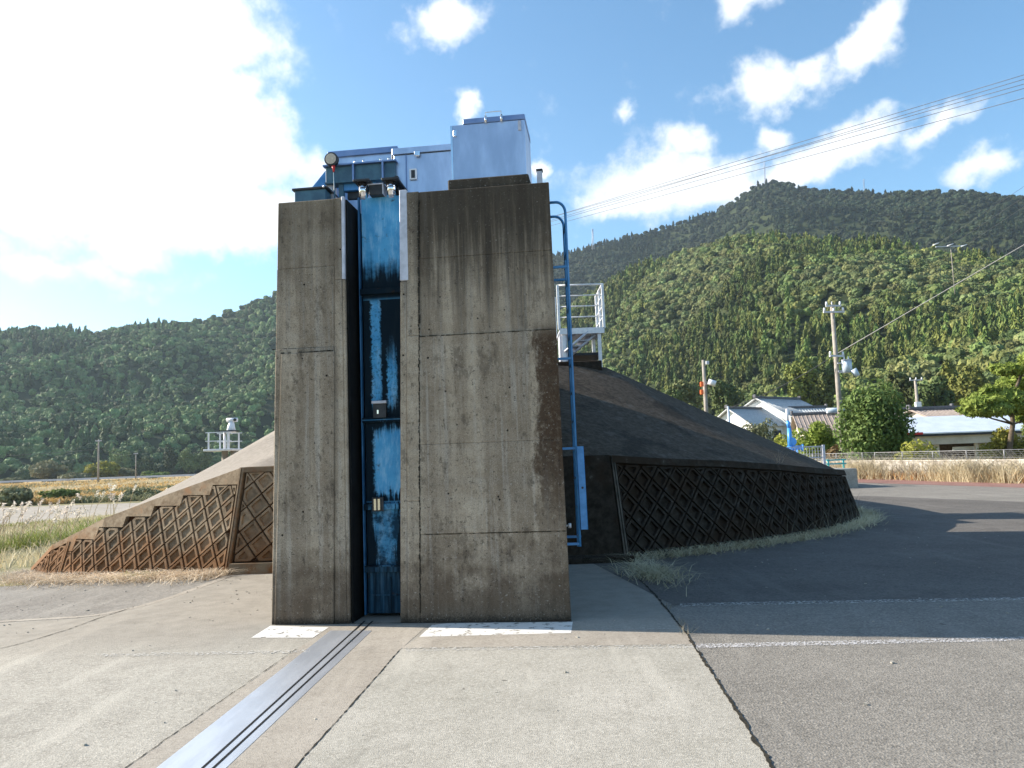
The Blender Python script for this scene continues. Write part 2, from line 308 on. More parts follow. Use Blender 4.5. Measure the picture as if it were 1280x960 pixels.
M['paint_ghost'] = faded('nearly_gone_white_paint', (.50, .48, .44), .50, 34)
M['crack'] = simple('joint_dirt', (.02, .018, .014), (.045, .04, .03), 20, .95)
M['steel'] = simple('galvanised_steel_plate', (.60, .62, .66), (.72, .74, .78), 7, .42, .75, bs=.06, bsc=300, vec=(1, .2, 1))
M['groove'] = simple('dark_groove', (.006, .006, .006), (.012, .012, .012), 9, .7)
M['fence_wire'] = simple('weathered_fence_wire', (.20, .20, .20), (.30, .30, .30), 9, .6, .3)
M['galv'] = simple('galvanised_strip', (.42, .43, .48), (.55, .56, .62), 9, .55, .25, bs=.1)
M['cabinet'] = simple('brushed_stainless_cabinet', (.36, .45, .60), (.50, .60, .76), 3.5, .36, .7, bs=.03, bsc=120, vec=(1, 1, .3))  # reflected blue of the sky put into the metal's base colour
M['trim'] = simple('cabinet_trim', (.16, .24, .42), (.22, .30, .48), 5, .4, .6)
M['chrome'] = simple('polished_steel', (.75, .75, .75), (.85, .85, .85), 5, .12, 1.)
M['beam'] = simple('teal_painted_steel', (.035, .095, .15), (.06, .15, .21), 7, .5, bs=.15, bsc=50)
M['dark_metal'] = simple('blackened_steel', (.02, .022, .026), (.045, .047, .05), 9, .55, .3)
M['flange_blue'] = simple('dull_blue_flange', (.02, .09, .20), (.05, .17, .34), 3, .6)
M['blue'] = simple('blue_painted_steel', (.04, .20, .46), (.07, .27, .58), 8, .4)
M['lamp_face'] = simple('lamp_lens', (.45, .38, .30), (.62, .55, .46), 60, .35)
M['red'] = simple('red_plastic', (.5, .02, .02), (.6, .03, .03), 9, .4)
M['orange'] = simple('orange_plastic', (.75, .12, .02), (.85, .16, .03), 9, .4)
M['white_rail'] = simple('white_painted_rail', (.62, .62, .64), (.75, .75, .76), 8, .45, .2)
M['pole'] = simple('utility_pole_concrete', (.25, .22, .19), (.34, .31, .27), 3, .85, bs=.2)
M['insul'] = simple('porcelain', (.7, .7, .72), (.8, .8, .82), 8, .3)
M['transformer'] = simple('transformer_grey', (.42, .50, .58), (.50, .58, .66), 8, .4)
M['wire'] = simple('power_cable', (.04, .04, .045), (.07, .07, .075), 8, .5)
M['wire_white'] = simple('pale_cable', (.22, .22, .22), (.30, .30, .30), 8, .5)
M['rust_concrete'] = simple('rust_stained_concrete', (.155, .12, .08), (.14, .06, .022), 2.4, .9, bs=.4, lo=.45, hi=.62)
def leafmat(name, c1, c2, per=.3, tr=.0, hue=.02, huge=0.):
    m, t, b = newmat(name); co = coords(t); oi = nd(t, 'ShaderNodeObjectInfo').outputs['Random']
    col = mix(t, ss(t, nz(t, co, 1.3, 6, .7), .3, .7), c1, c2)
    r2 = ma(t, 'FRACT', ma(t, 'MULTIPLY', oi, 17.31))
    pos = nd(t, 'ShaderNodeNewGeometry').outputs['Position']; big = nz(t, pos, .012 if huge else .2, 5, .6)
    val = ma(t, 'MULTIPLY', ss(t, oi, 0, 1, 1-per, 1+per), ss(t, big, .3, .7, .72, 1.3))
    hs = nd(t, 'ShaderNodeHueSaturation', {'Color': col, 'Value': val, 'Hue': ss(t, r2, 0, 1, .5-hue, .5+hue)})
    setc(t, b, hs.outputs[0]); b.inputs['Roughness'].default_value = .75; b.inputs['Specular IOR Level'].default_value = .25
    if tr:
        tl = nd(t, 'ShaderNodeBsdfTranslucent', {0: hs.outputs[0]}); mx = nd(t, 'ShaderNodeMixShader', {0: tr, 1: b.outputs[0], 2: tl.outputs[0]})
        t.links.new(mx.outputs[0], t.nodes['Material Output'].inputs[0])
    return m
M['leaf_broad'] = leafmat('broadleaf_foliage', (.062, .09, .022), (.145, .165, .05), .38, 0, .03, 1)
M['leaf_olive'] = leafmat('olive_foliage', (.085, .11, .035), (.15, .165, .065), .35, 0, .03, 1)
M['leaf_cedar'] = leafmat('cedar_foliage', (.06, .09, .018), (.135, .155, .036), .35, 0, .03, 1)
M['leaf_dark'] = leafmat('cloud_shaded_conifer_foliage', (.012, .024, .008), (.022, .036, .013), .35, 0, .03, 1)  # far mountain's cloud shadow put into this and the next foliage colour
M['leaf_darkb'] = leafmat('cloud_shaded_broadleaf_foliage', (.015, .027, .010), (.030, .040, .018), .35, 0, .03, 1)
M['leaf_left'] = leafmat('blue_green_foliage', (.06, .10, .035), (.16, .21, .08), .55, 0, .02, 1)
M['leaf_near'] = leafmat('near_leaves', (.20, .26, .035), (.34, .38, .08), .0, .3)
M['leaf_glossy'] = leafmat('glossy_dark_leaves', (.08, .13, .03), (.18, .23, .07), .0, .25)
M['leaf_pine'] = leafmat('pine_needles', (.13, .20, .035), (.25, .31, .07), .0, .25)
M['leaf_yellow'] = leafmat('yellow_green_leaves', (.19, .20, .03), (.32, .32, .07), .0, .35)
M['leaf_grey'] = leafmat('grey_olive_leaves', (.14, .15, .075), (.22, .22, .12), .0, .2)
M['leaf_autumn'] = leafmat('brownish_leaves', (.16, .10, .045), (.26, .19, .09), .0, .25)
M['bark'] = simple('bark', (.09, .07, .05), (.15, .12, .09), 6, .95, bs=.5)
M['dry'] = leafmat('dry_grass', (.42, .34, .21), (.62, .54, .38), .0, .3)
M['dry_grey'] = leafmat('greyish_dry_grass', (.17, .155, .11), (.30, .27, .2), .0, .2)
M['dry_pale'] = leafmat('bleached_dry_grass', (.48, .40, .26), (.68, .60, .44), .0, .15)
M['plume'] = leafmat('silver_grass_plumes', (.62, .56, .48), (.78, .73, .66), .0, .4)
M['green_grass'] = leafmat('green_grass', (.15, .20, .04), (.30, .33, .09), .0, .3)
M['orange_grass'] = leafmat('orange_field_grass', (.40, .22, .09), (.58, .38, .17), .0, .3)
M['field_soil'] = simple('field_ground', (.40, .26, .12), (.48, .38, .20), .12, .95, bs=.3, bsc=3)
M['earth'] = simple('grassy_earth', (.16, .15, .07), (.27, .23, .12), .35, .95, bs=.3, bsc=8)
M['forest_floor'] = simple('forest_floor', (.02, .03, .012), (.04, .05, .02), .05, .95)
M['wall_white'] = simple('white_plaster', (.72, .71, .68), (.80, .79, .76), 2, .8)
M['wall_cream'] = simple('cream_siding', (.50, .44, .35), (.58, .52, .43), 2, .8)
M['tile'] = simple('grey_roof_tiles', (.40, .41, .41), (.50, .51, .51), 5, .55, bs=.3, bsc=12)
M['tile_brown'] = simple('brown_roof_tiles', (.24, .20, .175), (.33, .28, .25), 5, .6)
M['ridge'] = simple('dark_ridge_tiles', (.09, .09, .10), (.14, .14, .15), 6, .6)
M['tin'] = simple('pale_metal_roof', (.66, .70, .76), (.76, .80, .85), 1.5, .35, .2)
M['glass'] = simple('dark_window_glass', (.02, .025, .03), (.035, .04, .045), 3, .1)
M['wood'] = simple('dark_timber', (.06, .045, .035), (.10, .08, .06), 8, .8)
M['blockwall'] = simple('pale_concrete_block', (.24, .21, .17), (.50, .47, .42), 2.2, .9, bs=.3, per_obj=.15)
M['aqua'] = simple('aqua_paint', (.05, .35, .36), (.07, .45, .45), 8, .5)
M['pump_blue'] = simple('bright_blue_pump_paint', (.06, .28, .70), (.09, .36, .80), 8, .35)

# ------------------------------------------------------------------ ground sheets
XB = (-4.3, -33.15)
def zg(x): return -.052*min(max(-4.3-x, 0), 28.85)
def sheet(name, poly, dz, mat, label=None, cat=None, kind='structure', parent=None, cuts=0):
    bm = bmesh.new(); vs = [bm.verts.new((p[0], p[1], 0)) for p in poly]; bm.faces.new(vs)
    for x in XB:
        bmesh.ops.bisect_plane(bm, geom=bm.verts[:]+bm.edges[:]+bm.faces[:], plane_co=(x, 0, 0), plane_no=(1, 0, 0))
    bmesh.ops.recalc_face_normals(bm, faces=bm.faces[:])
    for v in bm.verts: v.co.z = zg(v.co.x)+dz*.4
    for f in bm.faces:
        if f.normal.z < 0: f.normal_flip()
    bmesh.ops.triangulate(bm, faces=bm.faces[:])
    me = bpy.data.meshes.new(name); bm.to_mesh(me); bm.free(); me.materials.append(mat)
    o = bpy.data.objects.new(name, me); COL.objects.link(o)
    if parent: o.parent = parent
    return tag(o, label, cat, None, kind)
def G2(px, py):
    p = gnd(px, py); return (p.x, p.y)
rnd = random.Random(5)
sheet('ground', [(-3500, -300), (3500, -300), (3500, 3500), (-3500, 3500)], 0, M['earth'])
sheet('road', [(-9.5, -12), (30, -12), (22.3, 14), (18.9, 28.9), (17.0, 37), (14.6, 47), (9, 47), (4, 30), (4, 12), (-9.9, 13)], .004, M['asphalt'])
sheet('shade_darkened_road', [G2(842, 757), G2(1000, 754), G2(1290, 748), (13, 8.7), (15.2, 12), (13.4, 19), (11, 24.5), (6, 24.5), (4, 16), (1.0, 12.2)], .010, M['asphalt_shade'])  # asphalt beyond the seam, coloured darker to deepen the shade beside the levee
sheet('road_margin', [(14.6, 46.5), (17, 36.9), (18.9, 28.8), (22.3, 13.9), (19.9, 13.9), (16.5, 26.8), (14.2, 34.8), (11.9, 46.5)], .008, M['asphalt_red'])
rc = [G2(800, 725), G2(838, 768), G2(865, 800), G2(905, 862), G2(965, 960)]
ex = (rc[-1][0]-.18, -4.0)
fl = [G2(285, 722), G2(215, 747), G2(150, 763), G2(100, 769), G2(20, 769)]
fl.append((-9.4, fl[-1][1]+.5))
sheet('concrete_pavement', rc+[ex, (-9.4, -4)]+fl[::-1]+[(-3.0, 11.9), (1.7, 11.9)], .008, M['slab_rough'])
sheet('left_road', [(fl[0][0]-.05, fl[0][1]+.1)]+fl[1:]+[(-9.6, 13.2), (-4.6, 11.9)], .010, M['asphalt_left'])
# lighter aggregate slab, right of the crack
sc1 = [G2(501, 812), G2(482, 833), G2(430, 893), G2(370, 960)]
d = Vector(sc1[-1])-Vector(sc1[-2]); ext = (sc1[-1][0]-.25, -4.0)
sheet('concrete_slab', [G2(501, 812), G2(870, 808)]+[(p[0], p[1]) for p in rc[3:]]+[ex, ext]+sc1[:0:-1], .012, M['slab'])
# smooth strips beside the rail
sl1 = [G2(412, 784), G2(331, 841), G2(250, 896), G2(163, 957)]
sheet('smooth_strip', [G2(536, 781), sc1[0]]+sc1[1:]+[ext, (sl1[-1][0]-.45, -4.0)]+sl1[::-1], .0125, M['smooth'])
sheet('smooth_strip', [G2(536, 790), G2(857, 787), G2(868, 806), G2(501, 811)], .0130, M['smooth'])
# painted marks
def mark(poly, mat, dz, label, name='painted_mark'):
    o = sheet(name, [G2(*p) for p in poly], dz, mat); return o
mark([(314, 798), (391, 798), (411, 785), (338, 783)], M['paint_white'], .017, '')
mark([(524, 797), (620, 794.5), (714, 792), (716, 778), (560, 780), (540, 782)], M['paint_white'], .017, '')
mark([(505, 815), (868, 811), (866, 806.5), (505, 810.5)], M['paint_ghost'], .0175, '')
mark([(868, 811), (1290, 801.5), (1290, 796.5), (866, 806)], M['paint_faded'], .0175, '')
mark([(120, 822), (385, 817), (388, 813), (120, 818)], M['paint_ghost'], .0175, '')
mark([(850, 759), (1000, 756), (1290, 751), (1290, 747), (1000, 752), (850, 755)], M['paint_ghost'], .0175, '')
# kerb line between left road and concrete
kb = MB(); kp = [gnd(*p) for p in ((285, 721), (250, 734), (215, 746.5), (180, 756), (150, 762), (125, 766), (100, 767.5), (0, 767.5), (-80, 768))]
for i in range(len(kp)-1):
    p, q = kp[i], kp[i+1]; n_ = Vector((-(q-p).y, (q-p).x, 0)).normalized()*.05
    for e in (p, q): pass
    zp, zq = zg(p.x), zg(q.x); P4 = [p+n_, p-n_, q-n_, q+n_]; zs = [zp, zp, zq, zq]
    kb.add([(c.x, c.y, z_+.000) for c, z_ in zip(P4, zs)]+[(c.x, c.y, z_+.007) for c, z_ in zip(P4, zs)], [(4, 5, 6, 7), (0, 1, 5, 4), (1, 2, 6, 5), (2, 3, 7, 6), (3, 0, 4, 7)])
kb.build('kerb', M['smooth'], kind='structure')
# cracks and joints as irregular dark strips
def crack(name, pts, w0, dz, jit=.012, seed=1, seg=.035):
    r = random.Random(seed); P_ = [Vector((p[0], p[1], 0)) for p in pts]; line = []
    for i in range(len(P_)-1):
        n = max(2, int((P_[i+1]-P_[i]).length/seg))
        for k in range(n): line.append(P_[i].lerp(P_[i+1], k/n))
    line.append(P_[-1]); mb = MB(); vs = []; fs = []; jj = 0; n = len(line)
    for i, p in enumerate(line):
        dd = (line[min(i+1, n-1)]-line[max(i-1, 0)]).normalized(); nn = Vector((-dd.y, dd.x, 0)); jj = (jj*.93+r.uniform(-jit, jit)*.45)
        w = w0*r.uniform(.25, 1.5); c = p+nn*jj
        for s_ in (-1, 1): q = c+nn*w*s_*.5; vs.append((q.x, q.y, zg(q.x)+dz*.4))
    mb.add(vs, [(2*i, 2*i+1, 2*i+3, 2*i+2) for i in range(n-1)]); return mb.build(name, M['crack'], kind='structure')
crack('pavement_crack', [G2(800, 725), G2(838, 768), G2(858, 793), G2(870, 815), G2(905, 862), G2(935, 910), G2(965, 960), ex], .022, .0195, .012, 3)
crack('pavement_crack', [G2(501, 812), G2(482, 833), G2(430, 893), G2(370, 960), ext], .010, .0190, .004, 4)
crack('pavement_crack', [G2(370, 812), G2(312, 853), G2(250, 897), G2(163, 957), (sl1[-1][0]-.45, -4.0)], .006, .0190, .008, 5)
crack('pavement_crack', [G2(170, 757), G2(120, 772), G2(85, 785), G2(20, 803), G2(-40, 815)], .014, .0195, .015, 6)
crack('pavement_crack', [G2(505, 812), G2(600, 811), G2(866, 808)], .003, .0195, .006, 7)

# ------------------------------------------------------------------ gate pier, local frame u (along the face), v (into it), z
O = gnd(340, 781); O.z = 0
RZ = math.atan2(gnd(714, 777).y-O.y, gnd(714, 777).x-O.x)
Uv = Vector((math.cos(RZ), math.sin(RZ), 0)); Vv = Vector((-Uv.y, Uv.x, 0))
def FF(px, py, v=0.):
    d_ = ray(px, py); c = Vector((0, 0, EYE)); t_ = ((O+Vv*v-c).dot(Vv))/d_.dot(Vv); p = c+d_*t_-O; return p.dot(Uv), p.z
def root(name, label, cat, group=None):
    o = empty(name, O, RZ); ORG[o.name] = Vector((0, 0, 0)); return tag(o, label, cat, group)
def rect(px0, py0, px1, py1, v):
    u0 = FF(px0, (py0+py1)/2, v)[0]; u1 = FF(px1, (py0+py1)/2, v)[0]; xm = (px0+px1)/2
    return u0, u1, FF(xm, py1, v)[1], FF(xm, py0, v)[1]
def hexa(u0b, u1b, u0t, u1t, z0, z1, vf, vb, u0k=0., u1k=0., ch=.014):
    bm = bmesh.new()
    c = [(u0b, vf, z0), (u1b, vf, z0), (u1b+u1k*(vb-vf), vb, z0), (u0b+u0k*(vb-vf), vb, z0), (u0t, vf, z1), (u1t, vf, z1), (u1t+u1k*(vb-vf), vb, z1), (u0t+u0k*(vb-vf), vb, z1)]
    V = [bm.verts.new(p) for p in c]
    for f in ((3, 2, 1, 0), (4, 5, 6, 7), (0, 1, 5, 4), (1, 2, 6, 5), (2, 3, 7, 6), (3, 0, 4, 7)): bm.faces.new([V[i] for i in f])
    bmesh.ops.bevel(bm, geom=bm.edges[:], offset=ch, segments=1, affect='EDGES'); bm.verts.index_update()
    mb = MB(); mb.add([v.co.copy() for v in bm.verts], [[v.index for v in f.verts] for f in bm.faces]); bm.free(); return mb
pier = root('gate_pier', 'tall weathered concrete pier with a narrow slot holding the blue flood gate', 'gate pier')
HT = 4.40
def lerp(a, b, t): return a+(b-a)*t
def lift_stack(L, zs, u0, u1, vf, vb, u0k=0, u1k=0, name='concrete_lift', mat=None, top0=HT):
    for z0, z1, dv in zip(zs[:-1], zs[1:], L):
        hexa(lerp(u0[0], u0[1], z0/HT), lerp(u1[0], u1[1], z0/HT), lerp(u0[0], u0[1], z1/HT), lerp(u1[0], u1[1], z1/HT), z0, z1, vf-dv, vb, u0k, u1k, .004 if abs(z1-3.68) < .05 or abs(z0-1.765) < .01 else .007).build(name, mat or M['pier'], pier, local=True)
VB = 8.0
lift_stack([.014, .002, 0], [0, 2.815, 3.67, 4.395], (.0, .095), (.655, .715), 0, VB)
lift_stack([.004, .002], [0, 3.52, 4.40], (.655, .715), (.789, .79), 0.002, VB, name='slot_edge')
lift_stack([.006, .009, .008, .0, .0], [0, .868, 1.765, 2.868, 3.68, 4.395], (1.54, 1.632), (3.035, 2.993), 0, VB, 0, -.08)
lift_stack([.002, .006, .001], [0, 1.2, 2.88, 4.40], (1.408, 1.502), (1.54, 1.632), -.004, VB, name='slot_edge')
hexa(1.334, 1.408, 1.41, 1.484, 0, 3.46, .006, VB, ch=.008).build('slot_edge', M['pier'], pier, local=True)
hexa(1.41, 1.502, 1.425, 1.502, 3.465, 4.43, -.006, .25, ch=.004).build('guide_strip', M['galv'], pier, local=True)
hexa(.79, .822, .795, .826, 3.52, 4.41, -.008, .034, ch=.004).build('guide_strip', M['galv'], pier, local=True)
MB().box(.8245, .842, .035, 3.9, .0, 4.385).build('slot_side_black', M['groove'], pier, local=True)  # black strip added over the slot's inner side face
hexa(.789, .822, .792, .824, 0, 3.515, -.002, .034, ch=.006).build('slot_edge', M['pier'], pier, local=True)
hexa(.035, .655, .125, .700, .002, 2.765, -.024, .1, ch=.006).build('render_patch', M['pier'], pier, local=True)
sp = MB(); r = random.Random(9)                                 # spalled edges along the slot joints
for zz in np.arange(.1, 4.3, .035):
    uj = lerp(1.54, 1.632, zz/HT)+r.uniform(-.006, .006); w = r.uniform(.002, .012 if zz > 2.8 else .007); h_ = r.uniform(.02, .045)
    sp.box(uj-w, uj+w*.6, -.016, .0, zz, zz+h_)
for (ua, ub, zc, vv) in ((1.60, 2.985, 2.868, -.010), (.125, .69, 2.772, -.026), (1.60, 3.02, .868, -.010), (.02, .66, 2.815, -.004)):
    uu_ = ua; zj = 0
    while uu_ < ub:
        st_ = r.uniform(.01, .05); zj = zj*.8+r.uniform(-.002, .002); hh_ = r.uniform(.001, .006 if zc > 2.7 else .0035)
        if r.random() < .85: sp.box(uu_, min(uu_+st_, ub), vv-.0015, vv+.004, zc+zj-hh_, zc+zj+hh_)
        uu_ += st_
sp.build('spalled_joint', M['crack'], pier, kind='stuff', local=True)
# ---- gate
gate = root('flood_gate', 'weathered blue steel flood gate standing inside the pier slot', 'flood gate')
GV = .30
def gz(y): return FF(473, y, GV)[1]
gu0, gu1 = FF(450.5, 400, GV)[0], 1.53
ys = [246, 362, 367, 523, 527, 631, 636, 708, 714, 771]
zz = [gz(y) for y in ys]; zz[-1] = .04
MB().box(gu0+.03, gu1, GV+.05, 3.9, .05, zz[0]-.03).build('gate_body', M['gate'], gate, local=True)
for i, (a_, b_) in enumerate(((0, 1), (2, 3), (4, 5), (6, 7), (8, 9))):
    MB().box(gu0+.03, gu1, GV+.005*(i % 2), GV+.046, zz[b_], zz[a_], ch=.006).build('gate_panel', M['gate'], gate, local=True)
for i, (a_, b_) in enumerate(((1, 2), (3, 4), (5, 6), (7, 8))):
    MB().box(gu0+.01, gu1, GV-.035, GV+.04, zz[b_]-.008, zz[a_]+.012, ch=.004).build('gate_rib', M['gate'], gate, local=True)
MB().box(gu0-.003, gu0+.010, GV-.02, GV+.04, .03, zz[0]+.0).build('edge_flange', M['flange_blue'], gate, local=True)
MB().box(gu0+.265, gu0+.285, GV-.012, GV+.01, .05, zz[8]-.06).build('gate_rib', M['gate'], gate, local=True)
MB().box(gu0+.05, gu1, GV-.012, GV+.01, .22, .238).build('gate_rib', M['gate'], gate, local=True)
u0, u1, z0, z1 = rect(467, 502, 483, 522, GV-.03)
lb = MB(); lb.box(u0, u1, GV-.05, GV+.01, z0, z1); lp = lb.build('latch_recess', M['dark_metal'], gate, local=True)
MB().box(u0-.01, u1+.012, GV-.075, GV-.04, z1-.022, z1+.008, ch=.004).build('latch_hood', M['galv'], lp, local=True)
MB().box(u0+.045, u0+.062, GV-.06, GV-.05, z0+.04, z0+.08).build('latch_hook', M['chrome'], lp, local=True)
u0, u1, z0, z1 = rect(467.5, 623, 477, 638, GV-.04)
lp = MB().box(u0-.02, u1+.02, GV-.042, GV-.03, z0-.01, z1+.01).build('latch_plate', M['dark_metal'], gate, local=True)
for du in (0, .042): MB().box(u0+du, u0+du+.032, GV-.06, GV-.043, z0, z1, ch=.004).build('hinge_leaf', M['chrome'], lp, local=True)
# ---- track in the ground
track = sheet('steel_rail_plate', [G2(413, 789), G2(465, 789), G2(284, 960), (gnd(284, 960).x-.32, -4), (gnd(197, 960).x-.32, -4), G2(197, 960)], .0165, M['steel'], 'wide shiny steel plate track with two dark grooves set in the pavement', 'rail track', None)
for pa, pb in (((456, 777), (255, 960)), ((466, 777), (268.5, 960))):
    p, q = gnd(*pa), gnd(*pb); d_ = (q-p).normalized(); q = p+d_*((-4-p.y)/d_.y); n_ = Vector((-d_.y, d_.x, 0))*.009
    MB().add([(c.x, c.y, .0078) for c in (p+n_, p-n_, q-n_, q+n_)], [(0, 1, 2, 3)]).build('groove', M['groove'], track)
# joint between pier foot and pavement
crack('pavement_crack', [tuple((O+Uv*u_-Vv*.004)[:2]) for u_ in (0, 1.5, 3.04)], .02, .0185, .003, 11)
# ---- things on top
def ubox(parent, name, mat, px0, py0, px1, py1, v0, v1, ch=.004, z0=None, tilt=None):
    u0, u1, a_, b_ = rect(px0, py0, px1, py1, v0)
    if z0 is not None: a_ = z0
    return MB().box(u0, u1, v0, v1, a_, b_, ch=ch).build(name, mat, parent, local=True)
# right cabinet C
cab = root('control_cabinet', 'tallest pale metal cabinet with handled lid, on a concrete plinth on the pier', 'control cabinet')
u0, u1, z0, z1 = rect(564.5, 153, 657, 226, .18)
MB().box(u0-.03, u1+.03, .07, .95, HT+.001, z0+.005, ch=.012).build('plinth', M['pier'], cab, local=True)
body = MB().box(u0, u1, .18, .82, z0+.006, z1, ch=.006).build('cabinet_body', M['cabinet'], cab, local=True)
MB().box(u0-.006, u0+.016, .172, .2, z0+.01, z1-.005).build('corner_trim', M['chrome'], cab, local=True)
lid = MB().box(u0+.13, u1+.004, .176, .82, z1+.002, z1+.06, ch=.004).build('lid', M['trim'], cab, local=True)
hu = (u0+u1)/2
hd = MB(); hw = .085; hc = FF(617, 150, .17)[0]; zb = z1+.01
hd.tube([(hc-hw, .168, zb), (hc-hw, .15, zb+.09), (hc+hw, .15, zb+.09), (hc+hw, .168, zb)], .006, 8); hd.build('handle', M['chrome'], lid, local=True)
for hx in (hc-hw, hc+hw): MB().cyl((hx, .160, zb-.02), (0, 0, 1), .013, .075, 10).build('handle_foot', M['chrome'], lid, local=True)
MB().box(u0+.025, u0+.06, .160, .181, z1-.13, z1-.06, ch=.006).build('catch', M['chrome'], cab, local=True)
MB().box(u1-.07, u1-.035, .165, .181, z1-.12, z1-.01, ch=.006).build('catch', M['galv'], cab, local=True)
for k in range(5): MB().cyl((u0+.06+k*.15, .176, z0+.03), (0, -1, 0), .006, .008, 8).build('rivet', M['chrome'], cab, local=True)
# middle panel B
cb = root('equipment_housing', 'low pale metal housing with small round lock window between the two taller cabinets', 'equipment housing')
u0, u1, z0, z1 = rect(492, 184, 575, 240, .55)
MB().box(u0, u1, .55, 2.4, HT-.02, z1, ch=.006).build('cabinet_body', M['cabinet'], cb, local=True)
MB().box(u0-.01, u1, .53, 2.42, z1-.062, z1+.01, ch=.004).build('lid', M['cabinet'], cb, local=True)
MB().box(u0, u1, .540, .549, z1-.068, z1-.063).build('lid_seam', M['dark_metal'], cb, local=True)
MB().box(*(lambda r_: (r_[0], r_[0]+.012))(rect(507, 200, 508, 230, .54)), .540, .549, HT+.0, z1-.07).build('panel_seam', M['trim'], cb, local=True)
w0 = rect(512, 211, 521, 225, .54)
fr = MB().box(w0[0], w0[1], .528, .549, w0[2], w0[3], ch=.004).build('lock_frame', M['white_rail'], cb, local=True)
MB().box(w0[0]+.022, w0[1]-.018, .523, .527, w0[2]+.02, w0[3]-.02).build('lock_slot', M['dark_metal'], fr, local=True)
w0 = rect(518, 189, 525, 196, .53)
MB().box(w0[0], w0[1], .505, .528, w0[2], w0[3], ch=.008).build('catch', M['chrome'], cb, local=True)
u_ = FF(504, 225, .5)[0]
MB().cyl((u_, .48, HT), (0, 0, 1), .022, .17, 12).build('bolt_stub', M['dark_metal'], cb, local=True)
# left housing A
ca = root('equipment_housing', 'pale metal housing with overhanging lid above the gate slot, behind the teal frame', 'equipment housing')
u0, u1, z0, z1 = rect(412, 187, 497, 240, 1.15)
MB().box(u0, u1, 1.15, 2.6, HT-.02, z1-.02, ch=.006).build('cabinet_body', M['cabinet'], ca, local=True)
MB().box(u0-.015, u1+.01, 1.12, 2.62, z1-.075, z1, ch=.004).build('lid', M['trim'], ca, local=True)
w0 = rect(490, 187, 498, 205, 1.1)
MB().box(w0[0], w0[1], 1.06, 1.15, w0[2], w0[3], ch=.01).build('catch', M['dark_metal'], ca, local=True)
MB().cyl((w0[0]+.05, 1.05, w0[3]-.04), (0, -1, .3), .015, .03, 10).build('catch', M['chrome'], ca, local=True)
# teal frame with rollers
tf = root('roller_frame', 'teal steel frame with bolts and two shiny rollers above the gate slot', 'roller frame')
u0, u1, z0, z1 = rect(407, 206, 494, 226, .5)
MB().box(u0, u1, .50, .58, z0, z1, ch=.004).build('cross_beam', M['beam'], tf, local=True)
MB().box(u0-.02, u1+.02, .46, .62, z1+.001, z1+.018).build('beam_flange', M['trim'], tf, local=True)
MB().box(u0-.0, u1, .46, .62, z0-.016, z0-.001).build('beam_flange', M['beam'], tf, local=True)
for px in (440, 477): 
    w0 = rect(px, 207, px+2.2, 226, .46); MB().box(w0[0], w0[1], .462, .499, z0, z1).build('stiffener', M['trim'], tf, local=True)
for px in (443, 453.5, 475, 485.5):
    w0 = FF(px, 205, .47)[0]; MB().cyl((w0, .49, z1+.018), (0, 0, 1), .013, .03, 8).build('bolt', M['chrome'], tf, local=True)
w0 = rect(407, 208, 413, 246, .5); MB().box(w0[0], w0[1]+.02, .52, .68, HT-.02, z0-.002, ch=.004).build('frame_leg', M['galv'], tf, local=True)
w0 = rect(423, 227, 429, 246, .5); MB().box(w0[0], w0[1], .50, .56, HT-.06, z0-.02, ch=.004).build('frame_leg', M['beam'], tf, local=True)
w0 = rect(429, 229, 448, 238, .52); MB().box(w0[0], w0[1]+.2, .52, .60, w0[2], w0[3], ch=.004).build('cross_plate', M['blue'], tf, local=True)
w0 = rect(434, 236, 447, 248, .56); MB().box(w0[0], w0[1]+.1, .57, .62, w0[2], w0[3]).build('backing_plate', M['dark_metal'], tf, local=True)
for (px0, px1, py0, py1) in ((447, 457, 227, 245.5), (482, 493, 225, 243)):
    w0 = rect(px0, py0, px1, py1, .12); cx = (w0[0]+w0[1])/2; rr = (w0[1]-w0[0])/2
    ro = MB().cyl((cx, .12+rr, w0[2]), (0, 0, 1), rr, w0[3]-w0[2], 20).build('roller', M['chrome'], tf, local=True)
    MB().cyl((cx, .12+rr, w0[2]+(w0[3]-w0[2])*.55), (0, 0, 1), rr*1.04, .012, 20).build('roller_band', M['dark_metal'], ro, local=True)
    MB().cyl((cx, .12+rr, w0[2]-.012), (0, 0, 1), rr*.6, .012, 12).build('roller_pin', M['galv'], ro, local=True)
    MB().box(cx-.09, cx+.09, .10, .52, w0[3]+.001, w0[3]+.025, ch=.004).build('roller_bracket', M['dark_metal'], tf, local=True)
    MB().box(cx-.055, cx-.043, .14, .5, w0[3]-.03, w0[3]).build('bracket_gusset', M['dark_metal'], tf, local=True)
w0 = rect(461, 231, 478, 243, .2); MB().box(w0[0], w0[1], .2, .42, w0[2], w0[3], ch=.005).build('guide_box', M['dark_metal'], tf, local=True)
MB().box(w0[0]-.01, w0[1]+.012, .19, .42, w0[3]+.001, w0[3]+.013).build('guide_box_cap', M['galv'], tf, local=True)
MB().box(w0[1]+.001, w0[1]+.014, .19, .42, w0[2], w0[3]-.002).build('guide_box_cap', M['galv'], tf, local=True)
a_, b_ = FF(494, 222, .5), FF(499, 241, .2)
MB().tube([(a_[0], .5, a_[1]), (b_[0], .2, b_[1])], .014, 6).build('brace', M['dark_metal'], tf, local=True)
MB().box(a_[0]-.01, a_[0]+.03, .5, .56, HT, a_[1]+.02).build('frame_leg', M['dark_metal'], tf, local=True)
